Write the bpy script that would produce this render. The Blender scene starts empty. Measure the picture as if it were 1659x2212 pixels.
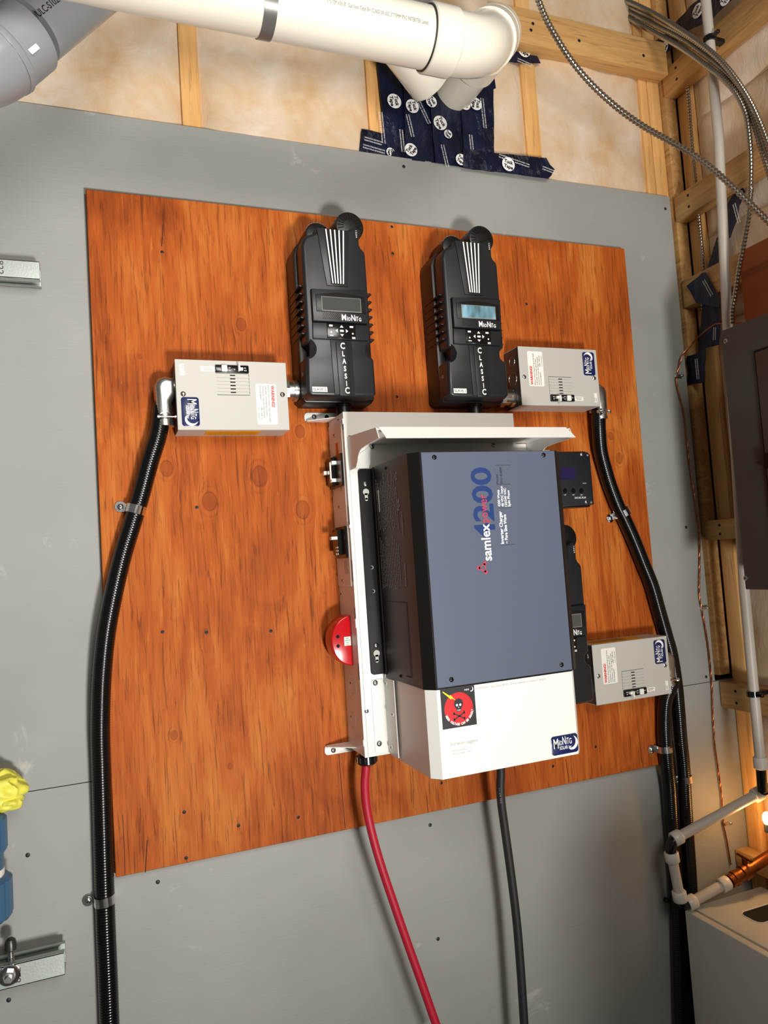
import bpy, bmesh, math, random
from mathutils import Vector, Matrix, noise
random.seed(7)
C = bpy.context.scene
COL = C.collection
# ------------------------------------------------------------------ camera
FPX = 1598.26
R = ((0.93014646, 0.06724777, -0.36097826), (-0.04010642, 0.99581109, 0.0821690), (0.36499184, -0.06195166, 0.92894723))
D = 1.414          # distance from the camera to the painted wall
CZ = 1.5
cd = bpy.data.cameras.new('camera'); cam = bpy.data.objects.new('camera', cd); COL.objects.link(cam)
cd.sensor_fit = 'VERTICAL'; cd.sensor_height = 36; cd.lens = 36 * FPX / 2212; cd.clip_start = 0.02
def r2w(i):        # a row of R (x right, y down, z into the wall) in world axes
    return Vector((R[i][0], R[i][2], -R[i][1]))
cx_, cy_, cz_ = r2w(0), -r2w(1), -r2w(2)
M = Matrix((cx_, cy_, cz_)).transposed().to_4x4(); M.translation = Vector((0, -D, CZ))
cam.matrix_world = M
C.camera = cam
# ------------------------------------------------------------------ light
C.view_settings.view_transform = 'Standard'; C.view_settings.look = 'None'
C.view_settings.gamma = 1; C.view_settings.use_curve_mapping = False
C.view_settings.exposure = 0.0
W = bpy.data.worlds.new('world'); C.world = W; W.use_nodes = True
bg = W.node_tree.nodes['Background']; bg.inputs[0].default_value = (1.0, 0.97, 0.92, 1); bg.inputs[1].default_value = 0.12
def area(name, loc, target, size, power, color, sy=None):
    l = bpy.data.lights.new(name, 'AREA'); l.energy = power; l.color = color; l.size = size
    if sy: l.shape = 'RECTANGLE'; l.size_y = sy
    o = bpy.data.objects.new(name, l); COL.objects.link(o); o.location = loc
    o.rotation_euler = (Vector(target) - Vector(loc)).to_track_quat('-Z', 'Y').to_euler()
    return o
wl_ = area('work_light', (0.50, -2.35, 0.62), (-0.15, 0, 2.55), 0.30, 29, (1.0, 0.97, 0.93), 0.30); wl_.data.spread = math.radians(112)
cl_ = area('upper_fill', (0.45, -2.3, 2.45), (0.25, 0, 2.15), 0.8, 12, (1.0, 0.95, 0.88), 0.8); cl_.data.spread = math.radians(115)  # soft fill for the upper light, added to lift the upper wall

# ------------------------------------------------------------------ pixel -> point on a real plane
def ray(px, py):
    a, b = (px - 829.5) / FPX, (py - 1106.0) / FPX
    v = [R[0][i] * a + R[1][i] * b + R[2][i] for i in range(3)]
    return Vector((v[0], v[2], -v[1]))
def P(px, py, d=0.0):           # on the plane standing d in front of the painted wall
    r = ray(px, py); return Vector((0, -D, CZ)) + r * ((D - d) / r.y)
def PX(px, py, x):              # on a plane parallel to the right wall
    r = ray(px, py); return Vector((0, -D, CZ)) + r * (x / r.x)
def PZ(px, py, z):              # on a level plane
    r = ray(px, py); return Vector((0, -D, CZ)) + r * ((z - CZ) / r.z)

# ------------------------------------------------------------------ materials
def lin(c):
    return tuple((v / 12.92 if v <= 0.04045 else ((v + 0.055) / 1.055) ** 2.4) for v in [x / 255 for x in c]) + (1,)
class NT:
    def __init__(s, name):
        s.m = bpy.data.materials.new(name); s.m.use_nodes = True; s.t = s.m.node_tree; s.N = s.t.nodes
        s.b = s.N['Principled BSDF']
    def n(s, typ, **k):
        o = s.N.new(typ)
        for a, v in k.items(): setattr(o, a, v)
        return o
    def l(s, a, b): s.t.links.new(a, b)
    def put(s, sock, v):
        if hasattr(v, 'links') or hasattr(v, 'is_linked'): s.l(v, sock)
        else: sock.default_value = v
    def math(s, op, a, b=None, c=None, clamp=False):
        o = s.n('ShaderNodeMath', operation=op, use_clamp=clamp)
        for i, v in enumerate((a, b, c)):
            if v is not None: s.put(o.inputs[i], v)
        return o.outputs[0]
    def coord(s, scale=(1, 1, 1), loc=(0, 0, 0), rot=(0, 0, 0), src='Object'):
        tc = s.n('ShaderNodeTexCoord'); mp = s.n('ShaderNodeMapping')
        mp.inputs['Scale'].default_value = scale; mp.inputs['Location'].default_value = loc; mp.inputs['Rotation'].default_value = rot
        s.l(tc.outputs[src], mp.inputs[0]); return mp.outputs[0]
    def noise(s, vec, scale=5, detail=4, rough=0.55, dist=0.0):
        o = s.n('ShaderNodeTexNoise'); s.l(vec, o.inputs['Vector'])
        o.inputs['Scale'].default_value = scale; o.inputs['Detail'].default_value = detail
        o.inputs['Roughness'].default_value = rough; o.inputs['Distortion'].default_value = dist
        return o.outputs[0]
    def ramp(s, fac, stops, interp='LINEAR'):
        o = s.n('ShaderNodeValToRGB'); o.color_ramp.interpolation = interp
        e = o.color_ramp.elements
        while len(e) < len(stops): e.new(0.5)
        for i, (p, c) in enumerate(stops): e[i].position = p; e[i].color = c
        s.put(o.inputs[0], fac); return o.outputs[0]
    def mix(s, fac, a, b, mode='MIX'):
        o = s.n('ShaderNodeMix', data_type='RGBA', blend_type=mode)
        s.put(o.inputs[0], fac); s.put(o.inputs[6], a); s.put(o.inputs[7], b); return o.outputs[2]
    def bump(s, h, strength=0.3, dist=0.002):
        o = s.n('ShaderNodeBump'); s.l(h, o.inputs['Height']); o.inputs['Strength'].default_value = strength
        o.inputs['Distance'].default_value = dist; s.l(o.outputs[0], s.b.inputs['Normal'])
    def set(s, **k):
        for a, v in k.items(): s.put(s.b.inputs[a.replace('_', ' ')], v)
        return s.m
def plain(name, rgb, rough=0.5, metal=0.0, bump=0.0, bscale=300, var=0.0, coat=0.0, spec=0.5):
    t = NT(name); base = lin(rgb)
    t.set(Roughness=rough, Metallic=metal); t.b.inputs['Specular IOR Level'].default_value = spec
    v = t.coord()
    nz = t.noise(v, 9, 3)
    if var > 0:
        d = tuple(c * (1 - var) for c in base[:3]) + (1,)
        t.put(t.b.inputs['Base Color'], t.ramp(nz, [(0.35, d), (0.65, base)]))
    else: t.b.inputs['Base Color'].default_value = base
    if bump: t.bump(t.noise(v, bscale, 2), bump, 0.0006)
    if coat: t.b.inputs['Coat Weight'].default_value = coat; t.b.inputs['Coat Roughness'].default_value = 0.08
    return t.m
def grey_paint():
    t = NT('grey_paint'); v = t.coord()
    st = t.coord(scale=(1.0, 1, 14)); big = t.noise(v, 1.7, 4, 0.6)
    col = t.ramp(big, [(0.3, lin((141, 142, 137))), (0.7, lin((158, 159, 154)))])
    scuff = t.noise(v, 7.5, 6, 0.72, 0.6)
    col = t.mix(t.ramp(scuff, [(0.635, (0, 0, 0, 1)), (0.70, (0.5, 0.5, 0.5, 1))]), col, lin((190, 190, 184)))
    ln = t.noise(st, 9, 5, 0.7, 0.4)
    col = t.mix(t.ramp(ln, [(0.25, (0.35, 0.35, 0.35, 1)), (0.36, (0, 0, 0, 1))]), col, lin((118, 119, 116)))
    t.put(t.b.inputs['Base Color'], col); t.set(Roughness=0.58)
    t.bump(t.noise(st, 26, 6, 0.6), 0.25, 0.0015); return t.m
def stained_ply(name, knots, c_lo, c_mid, c_hi):
    t = NT(name); v = t.coord()
    tc = t.n('ShaderNodeTexCoord'); sp = t.n('ShaderNodeSeparateXYZ'); t.l(tc.outputs['Object'], sp.inputs[0])
    X = t.math('ADD', sp.outputs[0], 0.6); Z = t.math('ADD', sp.outputs[2], 0.985)
    # each knot pushes the grain sideways round itself and darkens its own heart
    shift = None; dark = None; ring = None
    for kx, kz, r in knots:
        dx = t.math('SUBTRACT', X, kx); dz = t.math('SUBTRACT', Z, kz)
        q = t.math('ADD', t.math('MULTIPLY', t.math('MULTIPLY', dx, dx), 1.0 / r ** 2), t.math('MULTIPLY', t.math('MULTIPLY', dz, dz), 0.55 / r ** 2))
        g = t.math('POWER', 2.718, t.math('MULTIPLY', q, -0.28))
        s_ = t.math('MULTIPLY', t.math('MULTIPLY', dx, g), -0.55)
        shift = s_ if shift is None else t.math('ADD', shift, s_)
        rt = t.math('SQRT', q)
        k = t.math('MULTIPLY', t.math('SUBTRACT', 1.1, rt), 4.0, clamp=True); dark = k if dark is None else t.math('ADD', dark, k)
        rr = t.math('SUBTRACT', 1.0, t.math('MULTIPLY', t.math('ABSOLUTE', t.math('SUBTRACT', rt, 1.05)), 5.5), clamp=True)
        r2 = t.math('MULTIPLY', t.math('SUBTRACT', 1.0, t.math('MULTIPLY', t.math('ABSOLUTE', t.math('SUBTRACT', rt, 1.75)), 6.0), clamp=True), 0.35)
        rr = t.math('ADD', rr, r2); ring = rr if ring is None else t.math('ADD', ring, rr)
    cb = t.n('ShaderNodeCombineXYZ')
    t.put(cb.inputs[0], t.math('ADD', X, shift) if shift is not None else X); t.put(cb.inputs[1], 0.0); t.l(Z, cb.inputs[2])
    def mp(sc):
        m = t.n('ShaderNodeMapping'); m.inputs['Scale'].default_value = sc; t.l(cb.outputs[0], m.inputs[0]); return m.outputs[0]
    broad = t.noise(mp((4.5, 1, 1.5)), 1.6, 5, 0.6, 1.3)
    fine = t.noise(mp((230, 1, 11)), 1.0, 5, 0.66, 0.7)
    mid = t.noise(mp((46, 1, 2.6)), 1.0, 5, 0.65, 1.8)
    f = t.math('ADD', t.math('MULTIPLY', broad, 0.66), t.math('MULTIPLY', mid, 0.34))
    col = t.ramp(f, [(0.34, lin(c_lo)), (0.5, lin(c_mid)), (0.66, lin(c_hi))])
    col = t.mix(t.ramp(fine, [(0.35, (0.62, 0.62, 0.62, 1)), (0.46, (0, 0, 0, 1))]), col, lin(tuple(int(c * 0.55) for c in c_lo)))
    col = t.mix(t.ramp(fine, [(0.60, (0, 0, 0, 1)), (0.72, (0.4, 0.4, 0.4, 1))]), col, lin(tuple(min(255, int(c * 1.10) + 6) for c in c_hi)))
    fleck = t.noise(mp((110, 1, 16)), 1.0, 3, 0.7)
    col = t.mix(t.ramp(fleck, [(0.70, (0, 0, 0, 1)), (0.76, (0.55, 0.55, 0.55, 1))]), col, lin((226, 152, 78)))
    if dark is not None:
        col = t.mix(t.math('MULTIPLY', t.math('MULTIPLY', dark, t.math('ADD', fine, 0.1)), 0.7, clamp=True), col, lin((120, 46, 20)))
        col = t.mix(t.math('MULTIPLY', ring, 0.55, clamp=True), col, lin((96, 36, 14)))
    t.put(t.b.inputs['Base Color'], col); t.set(Roughness=0.6)
    t.b.inputs['Specular IOR Level'].default_value = 0.15
    t.bump(fine, 0.3, 0.0010); return t.m
def timber(name, a, b, axis):
    t = NT(name); sc = [26, 26, 26]; sc[axis] = 1.6
    v = t.coord(scale=tuple(sc)); f = t.noise(v, 1.4, 5, 0.6, 1.0); g = t.noise(v, 5, 4, 0.6, 0.4)
    col = t.ramp(f, [(0.35, lin(a)), (0.65, lin(b))])
    col = t.mix(t.ramp(g, [(0.33, (0.5, 0.5, 0.5, 1)), (0.43, (0, 0, 0, 1))]), col, lin(tuple(int(c * 0.7) for c in a)))
    t.put(t.b.inputs['Base Color'], col); t.set(Roughness=0.6); t.bump(g, 0.25, 0.001); return t.m
def batt():
    t = NT('poly_over_insulation'); v = t.coord()
    f = t.noise(v, 5.5, 5, 0.62, 0.35); g = t.noise(v, 15, 6, 0.65, 0.6)
    col = t.ramp(f, [(0.34, lin((204, 168, 126))), (0.5, lin((214, 190, 160))), (0.66, lin((222, 206, 188)))])
    col = t.mix(t.ramp(g, [(0.52, (0, 0, 0, 1)), (0.74, (0.4, 0.4, 0.4, 1))]), col, lin((206, 162, 112)))
    t.put(t.b.inputs['Base Color'], col); t.set(Roughness=0.40)
    t.b.inputs['Specular IOR Level'].default_value = 0.3
    t.bump(t.noise(t.coord(scale=(7, 7, 3)), 3.5, 6, 0.6, 0.8), 0.5, 0.006); return t.m
MT = {}
MT['paint'] = grey_paint()
def kp(px, py, r): p = P(px, py, 0.018); return (p.x, p.z, r * .72)
MT['ply'] = stained_ply('stained_plywood', [kp(521, 701, .012), kp(360, 1012, .014), kp(561, 1029, .019), kp(453, 1083, .017), kp(654, 1101, .017),
    kp(648, 932, .012), kp(303, 770, .005), kp(376, 1588, .008), kp(351, 520, .006), kp(848, 548, .005), kp(497, 1655, .006), kp(1338, 990, .012), kp(1319, 942, .009),
    kp(1262, 1420, .005), kp(445, 1363, .005)],
    (132, 58, 17), (173, 85, 28), (199, 119, 51))
MT['ply2'] = stained_ply('brown_stained_plywood', [], (112, 52, 24), (140, 72, 36), (158, 88, 48))
MT['stud'] = timber('stud_timber', (214, 160, 92), (232, 184, 120), 2)
MT['girt'] = timber('girt_timber', (176, 130, 76), (206, 162, 102), 1)
MT['blocking'] = timber('blocking_timber', (192, 144, 84), (216, 172, 110), 0)
MT['batt'] = batt()
MT['white'] = plain('white_powder_coat', (232, 231, 225), 0.38, bump=0.05)
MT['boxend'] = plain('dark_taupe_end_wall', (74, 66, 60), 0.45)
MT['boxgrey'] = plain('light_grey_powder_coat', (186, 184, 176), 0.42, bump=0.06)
MT['black'] = plain('black_cast_housing', (13, 13, 14), 0.38, bump=0.12, bscale=700)
MT['coverblk'] = plain('charcoal_cover', (27, 30, 34), 0.36, bump=0.10, bscale=800)
MT['gloss'] = plain('glossy_black', (12, 12, 13), 0.2)
MT['deep'] = plain('dark_void', (5, 5, 5), 0.9)
MT['slate'] = plain('slate_blue_plate', (86, 94, 112), 0.42, bump=0.08, bscale=900, spec=0.4)
MT['sideblk'] = plain('inverter_side_black', (18, 15, 14), 0.4, spec=0.3)
MT['matteblk'] = plain('matte_black', (12, 12, 12), 0.55, spec=0.25)
MT['chrome'] = plain('chrome', (235, 235, 235), 0.13, 1.0)
MT['zinc'] = plain('zinc', (200, 202, 200), 0.28, 1.0, bump=0.1, var=0.25)
MT['strutm'] = plain('galvanised', (190, 198, 192), 0.38, 0.75, bump=0.15, var=0.2)
MT['steel'] = plain('cable_armour', (176, 168, 154), 0.24, 1.0)
MT['print'] = plain('white_print', (240, 240, 238), 0.5)
MT['ink'] = plain('black_ink', (24, 24, 26), 0.5)
MT['greyink'] = plain('grey_ink', (128, 126, 122), 0.5)
MT['lightink'] = plain('faint_grey_ink', (176, 172, 166), 0.5)
MT['label'] = plain('white_label', (236, 234, 226), 0.35)
MT['redink'] = plain('red_ink', (204, 26, 30), 0.45)
MT['pinkink'] = plain('rose_ink', (196, 60, 80), 0.45)
MT['blueink'] = plain('deep_blue_ink', (18, 52, 108), 0.45)
MT['navy'] = plain('navy_badge', (20, 32, 84), 0.25, coat=0.5)
MT['yellow'] = plain('yellow_label', (224, 160, 22), 0.4)
MT['orange'] = plain('orange_sticker', (206, 92, 24), 0.4)
MT['tape'] = None
MT['redp'] = plain('red_enamel', (190, 10, 22), 0.16, coat=0.6)
MT['redc'] = plain('red_rubber_cable', (172, 14, 44), 0.5, bump=0.1)
MT['blackc'] = plain('black_rubber_cable', (32, 32, 32), 0.55, bump=0.1)
MT['conduit'] = plain('black_liquidtight', (9, 9, 9), 0.2)
MT['pvc'] = plain('white_pvc', (228, 224, 208), 0.26, coat=0.3, var=0.03)
MT['cpvc'] = plain('grey_cpvc', (132, 135, 138), 0.3, coat=0.2)
MT['cast'] = plain('cast_zinc', (206, 204, 198), 0.3, 1.0, bump=0.25, bscale=250)
MT['pex'] = plain('white_pex', (196, 188, 176), 0.4, var=0.08)
MT['pexring'] = plain('milky_pex_collar', (208, 204, 194), 0.35)
MT['panelg'] = plain('charcoal_grey_panel', (56, 56, 53), 0.4, bump=0.05)
MT['boiler'] = plain('off_white_enamel', (196, 196, 186), 0.4)
MT['copper'] = plain('bare_copper', (176, 104, 70), 0.38, 1.0)
MT['brass'] = plain('old_copper', (150, 88, 50), 0.38, 1.0, var=0.4)
MT['rubber'] = plain('yellow_rubber', (226, 220, 84), 0.5)
MT['bluepl'] = plain('steel_blue_plastic', (58, 96, 128), 0.3)
MT['skinred'] = plain('warning_red', (206, 24, 30), 0.4)
MT['lemon'] = plain('lemon_yellow', (244, 226, 30), 0.4)
MT['mint'] = plain('pale_mint_label', (206, 230, 214), 0.4)
MT['violet'] = plain('dark_violet_screen', (34, 26, 66), 0.15)
MT['lcd'] = plain('grey_lcd', (70, 74, 70), 0.12)
MT['concrete'] = plain('concrete', (120, 116, 110), 0.8, bump=0.2, var=0.2)
MT['darkwood'] = plain('dark_rim', (30, 18, 12), 0.8)
def tape_mat():
    t = NT('navy_foil_tape'); v = t.coord()
    t.put(t.b.inputs['Base Color'], t.ramp(t.noise(v, 14, 3), [(0.4, lin((5, 10, 32))), (0.6, lin((11, 21, 54)))]))
    t.set(Roughness=0.16); t.bump(t.noise(t.coord(scale=(3, 3, 1)), 22, 5, 0.62, 1.2), 0.9, 0.006); return t.m
MT['tape'] = tape_mat()
def pale_lcd_mat():  # mottled pale blue put in as emission
    t = NT('emissive_lcd'); v = t.coord()
    f = t.noise(t.coord(scale=(3, 1, 1)), 14, 2, 0.5, 0.3)
    c = t.ramp(f, [(0.35, lin((52, 78, 84))), (0.5, lin((98, 144, 158))), (0.62, lin((152, 196, 212)))])
    t.put(t.b.inputs['Base Color'], (0.05, 0.07, 0.08, 1)); t.put(t.b.inputs['Emission Color'], c)
    t.b.inputs['Emission Strength'].default_value = 1.0; t.set(Roughness=0.12); return t.m
MT['lcdpale'] = pale_lcd_mat()
def emit(name, rgb, s):
    t = NT(name); t.b.inputs['Base Color'].default_value = lin(rgb); t.b.inputs['Emission Color'].default_value = lin(rgb)
    t.b.inputs['Emission Strength'].default_value = s; return t.m
MT['bulb'] = emit('warm_glow', (255, 180, 95), 45)

# ------------------------------------------------------------------ mesh helpers (all geometry in world metres)
def newbm(): return bmesh.new()
def box(bm, x0, x1, y0, y1, z0, z1, bev=0.0, seg=2):
    b = bmesh.new()
    bmesh.ops.create_cube(b, size=1)
    for v in b.verts:
        v.co = Vector(((x0 + x1) / 2 + v.co.x * (x1 - x0), (y0 + y1) / 2 + v.co.y * (y1 - y0), (z0 + z1) / 2 + v.co.z * (z1 - z0)))
    if bev: bmesh.ops.bevel(b, geom=b.edges[:], offset=bev, segments=seg, affect='EDGES', profile=0.5)
    join(bm, b); return bm
def join(bm, b, mtx=None):
    mp = {}
    for v in b.verts: mp[v] = bm.verts.new(mtx @ v.co if mtx else v.co)
    for f in b.faces:
        try: bm.faces.new([mp[v] for v in f.verts])
        except ValueError: pass
    b.free()
def prism(bm, pts, o, u, v, h, bev=0.0, seg=2, holes=()):
    """polygon pts (a,b) at o+a*u+b*v extruded by h along u x v"""
    b = bmesh.new(); n = u.cross(v).normalized()
    vs = [b.verts.new(o + u * p[0] + v * p[1]) for p in pts]
    f = b.faces.new(vs)
    if h:
        r = bmesh.ops.extrude_face_region(b, geom=[f])
        for e in r['geom']:
            if isinstance(e, bmesh.types.BMVert): e.co += n * h
        bmesh.ops.recalc_face_normals(b, faces=b.faces[:])
        if bev:
            top = [e for e in b.edges if all(abs((w.co - o).dot(n) - h) < 1e-6 for w in e.verts)]
            bmesh.ops.bevel(b, geom=top, offset=bev, segments=seg, affect='EDGES', profile=0.5)
    join(bm, b); return bm
UX, UZ, UY = Vector((1, 0, 0)), Vector((0, 0, 1)), Vector((0, 1, 0))
def plate(bm, pts, d0, d1, bev=0.0, seg=2):        # outline (x,z) between depth d0 and d1 in front of the wall (front bevelled)
    prism(bm, pts, Vector((0, -d0, 0)), UX, UZ, d1 - d0, bev, seg); return bm
def rrect(x0, x1, z0, z1, r, n=4):
    out = []
    for cx, cz, a0 in ((x1 - r, z1 - r, 0), (x0 + r, z1 - r, 90), (x0 + r, z0 + r, 180), (x1 - r, z0 + r, 270)):
        for i in range(n + 1):
            a = math.radians(a0 + 90 * i / n); out.append((cx + r * math.cos(a), cz + r * math.sin(a)))
    return out
def circ(cx, cz, r, n=20, a0=0, a1=360):
    full = (a1 - a0) >= 360
    m = n if full else n + 1
    return [(cx + r * math.cos(math.radians(a0 + (a1 - a0) * i / n)), cz + r * math.sin(math.radians(a0 + (a1 - a0) * i / n))) for i in range(m)]
def frames(pts):
    out = []; t0 = None; nrm = None
    for i, p in enumerate(pts):
        a = pts[max(0, i - 1)]; b = pts[min(len(pts) - 1, i + 1)]; t = (b - a).normalized()
        if nrm is None:
            ref = UZ if abs(t.z) < 0.9 else UX
            nrm = (ref - t * ref.dot(t)).normalized()
        else:
            nrm = (nrm - t * nrm.dot(t))
            nrm = nrm.normalized() if nrm.length > 1e-6 else t.orthogonal().normalized()
        out.append((t, nrm, t.cross(nrm)))
    return out
def tube(bm, pts, rad, seg=16, cap=True):
    pts = [Vector(p) for p in pts]; fr = frames(pts); rings = []
    for i, (p, (t, n, b)) in enumerate(zip(pts, fr)):
        r = rad[i] if isinstance(rad, (list, tuple)) else rad
        rings.append([bm.verts.new(p + (n * math.cos(2 * math.pi * k / seg) + b * math.sin(2 * math.pi * k / seg)) * r) for k in range(seg)])
    for a, c in zip(rings, rings[1:]):
        for k in range(seg):
            bm.faces.new((a[k], a[(k + 1) % seg], c[(k + 1) % seg], c[k]))
    if cap:
        bm.faces.new(list(reversed(rings[0]))); bm.faces.new(rings[-1])
    return bm
def cyl(bm, a, b, r, seg=20, r2=None):
    a = Vector(a); b = Vector(b); return tube(bm, [a, b], [r, r if r2 is None else r2], seg)
def lathe(bm, a, b, prof, seg=24):   # prof: (t along a->b in metres, r)
    a = Vector(a); d = (Vector(b) - a).normalized()
    pts = [a + d * t for t, r in prof]; rads = [max(r, 1e-5) for t, r in prof]
    n = d.orthogonal().normalized(); bb = d.cross(n); rings = []
    for p, r in zip(pts, rads):
        rings.append([bm.verts.new(p + (n * math.cos(2 * math.pi * k / seg) + bb * math.sin(2 * math.pi * k / seg)) * r) for k in range(seg)])
    for x, y in zip(rings, rings[1:]):
        for k in range(seg): bm.faces.new((x[k], x[(k + 1) % seg], y[(k + 1) % seg], y[k]))
    bm.faces.new(list(reversed(rings[0]))); bm.faces.new(rings[-1]); return bm
def ball(bm, c, r, sub=2, s=(1, 1, 1)):
    b = bmesh.new(); bmesh.ops.create_icosphere(b, subdivisions=sub, radius=r)
    for v in b.verts: v.co = Vector(c) + Vector((v.co.x * s[0], v.co.y * s[1], v.co.z * s[2]))
    join(bm, b); return bm
def spline(pts, step):
    pts = [Vector(p) for p in pts]; P_ = [pts[0] * 2 - pts[1]] + pts + [pts[-1] * 2 - pts[-2]]
    dense = []
    for i in range(1, len(P_) - 2):
        p0, p1, p2, p3 = P_[i - 1:i + 3]
        for k in range(24):
            t = k / 24
            dense.append(0.5 * ((2 * p1) + (p2 - p0) * t + (2 * p0 - 5 * p1 + 4 * p2 - p3) * t * t + (3 * p1 - p0 - 3 * p2 + p3) * t ** 3))
    dense.append(pts[-1]); out = [dense[0]]; acc = 0
    for a, b in zip(dense, dense[1:]):
        L = (b - a).length
        while acc + L >= step and L > 0:
            f = (step - acc) / L; a = a.lerp(b, f); out.append(a.copy()); L = (b - a).length; acc = 0
        acc += L
    return out
def ribbed(bm, pts, r, pitch, depth, seg=14):   # corrugated hose
    q = spline(pts, pitch / 4); tube(bm, q, [r - depth * (0.5 - 0.5 * math.cos(2 * math.pi * i / 4)) for i in range(len(q))], seg); return bm
_tc = 0
def text(bm, s, o, u, v, h, length=None, bold=0.0, thick=0.0003, align='LEFT', shear=0.0):
    """flat lettering of cap height h standing on o, running along u; length squeezes it to that run"""
    cu = bpy.data.curves.new('t', 'FONT'); cu.body = s; cu.size = h / 0.70; cu.extrude = thick / 2; cu.offset = bold; cu.resolution_u = 3; cu.shear = shear
    ob = bpy.data.objects.new('t', cu); COL.objects.link(ob)
    dg = bpy.context.evaluated_depsgraph_get(); me = bpy.data.meshes.new_from_object(ob.evaluated_get(dg))
    u = u.normalized(); v = v.normalized(); n = u.cross(v)
    if len(me.vertices):
        xs = [w.co.x for w in me.vertices]; x0, x1 = min(xs), max(xs)
        k = (length / (x1 - x0)) if length else 1.0
        off = {'LEFT': x0, 'CENTER': (x0 + x1) / 2, 'RIGHT': x1}[align]
        b = bmesh.new(); b.from_mesh(me)
        for w in b.verts:
            c = w.co; w.co = Vector(o) + u * ((c.x - off) * k) + v * c.y + n * (c.z + thick / 2)
        join(bm, b)
    bpy.data.objects.remove(ob); bpy.data.curves.remove(cu); bpy.data.meshes.remove(me)
    return bm

# ------------------------------------------------------------------ object helpers
def root_of(o):
    while o.parent: o = o.parent
    return o
def tag(o, label=None, cat=None, group=None, kind=None):
    if label: o['label'] = label
    if cat: o['category'] = cat
    if group: o['group'] = group
    if kind: o['kind'] = kind
    return o
def thing(name, label, cat, loc, group=None):
    o = bpy.data.objects.new(name, None); COL.objects.link(o); o.location = loc; o.empty_display_size = 0.03
    return tag(o, label, cat, group)
def mesh(name, bm, m, parent=None, label=None, cat=None, group=None, kind=None, origin=None, smooth=38):
    if parent is not None: org = Vector(root_of(parent).location)
    elif origin is not None: org = Vector(origin)
    else:
        bb = [v.co for v in bm.verts]
        org = Vector([(min(c[i] for c in bb) + max(c[i] for c in bb)) / 2 for i in range(3)])
    for v in bm.verts: v.co -= org
    bmesh.ops.recalc_face_normals(bm, faces=bm.faces[:])
    if smooth:
        lim = math.radians(smooth)
        for f in bm.faces: f.smooth = True
        for e in bm.edges:
            if len(e.link_faces) != 2 or e.calc_face_angle(0) > lim: e.smooth = False
    me = bpy.data.meshes.new(name); bm.to_mesh(me); bm.free(); me.materials.append(MT[m] if isinstance(m, str) else m)
    o = bpy.data.objects.new(name, me); COL.objects.link(o)
    if parent is None: o.location = org
    else: o.parent = parent
    return tag(o, label, cat, group, kind)
def dup(o, delta, parent=None):
    c = o.copy(); COL.objects.link(c)
    if parent is None: c.location = Vector(o.location) + Vector(delta)
    else: c.parent = parent
    for ch in list(o.children): dup(ch, delta, c)
    return c
def screw_bm(c, n, r, h=0.0025, cross=True):
    bm = newbm(); c = Vector(c); n = Vector(n).normalized()
    lathe(bm, c, c + n, [(0, r), (h * .45, r), (h * .85, r * .72), (h, r * .3), (h * .98, 0.0)], 16); return bm
def add_screw(parent, c, n, r=0.004, h=0.0025, m='zinc', name='screw', label=None):
    s = mesh(name, screw_bm(c, n, r, h), m, parent, label=label)
    n = Vector(n).normalized(); a = n.orthogonal().normalized(); b = n.cross(a); bm = newbm(); c = Vector(c) + n * h * 0.86
    for w in (a, b):
        w2 = n.cross(w)
        prism(bm, [(-r * .5, -r * .1), (r * .5, -r * .1), (r * .5, r * .1), (-r * .5, r * .1)], c, w, w2, 0.0006)
    mesh('recess', bm, 'deep', s); return s

OUT = Vector((0, -1, 0)); LEFT = Vector((-1, 0, 0))
# ================================================================== THE ROOM
bm = newbm(); box(bm, -2.2, 1.52, 0.0, 0.012, 0.0, 1.1472); box(bm, -2.2, 1.388, 0.0, 0.012, 1.1488, 2.3625)
mesh('wall_back', bm, 'paint', kind='structure', smooth=0)
bm = newbm(); box(bm, -2.2, 1.52, 0.075, 0.09, 0.0, 3.0); mesh('wall_back', bm, plain('outer_sheathing', (150, 110, 70), 0.8), kind='structure')
bm = newbm(); box(bm, 1.50, 1.52, -2.6, 0.075, 0.0, 3.0); mesh('wall_right', bm, plain('right_sheathing', (150, 110, 70), 0.8), kind='structure')
bm = newbm(); box(bm, -2.2, 1.52, -2.9, 0.09, -0.03, 0.0); mesh('floor', bm, 'concrete', kind='structure')

# ---- pillowy insulation batts behind clear poly, one per bay
def batt_bm(x0, x1, z0, z1, plane, seed, axis='y', bulge=0.016):
    bm = newbm(); nx, nz = 28, 40; g = []
    for i in range(nx + 1):
        row = []
        for k in range(nz + 1):
            a, b = i / nx, k / nz; x = x0 + (x1 - x0) * a; z = z0 + (z1 - z0) * b
            e = min(a, 1 - a) * (x1 - x0); e2 = min(b, 1 - b) * (z1 - z0)
            h = bulge * min(1, max(0, e / 0.035)) ** 0.6 * min(1, max(0, e2 / 0.02)) ** 0.5
            h *= 0.75 + 0.6 * noise.noise(Vector((x * 7 + seed, z * 5, seed)))
            h += 0.0025 * noise.noise(Vector((x * 30 + seed, z * 14, 3)))
            co = Vector((x, plane - h, z)) if axis == 'y' else Vector((plane - h, x, z))
            row.append(bm.verts.new(co))
        g.append(row)
    for i in range(nx):
        for k in range(nz): bm.faces.new((g[i][k], g[i + 1][k], g[i + 1][k + 1], g[i][k + 1]))
    # rim going back so the batt has thickness
    r = bmesh.ops.extrude_edge_only(bm, edges=[e for e in bm.edges if len(e.link_faces) == 1])
    for e in r['geom']:
        if isinstance(e, bmesh.types.BMVert):
            if axis == 'y': e.co.y = plane + 0.05
            else: e.co.x = plane + 0.045
    return bm
studs_x = [(-0.192, -0.152), (0.193, 0.229), (0.588, 0.624), (0.985, 1.025), (1.335, 1.36)]
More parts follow.
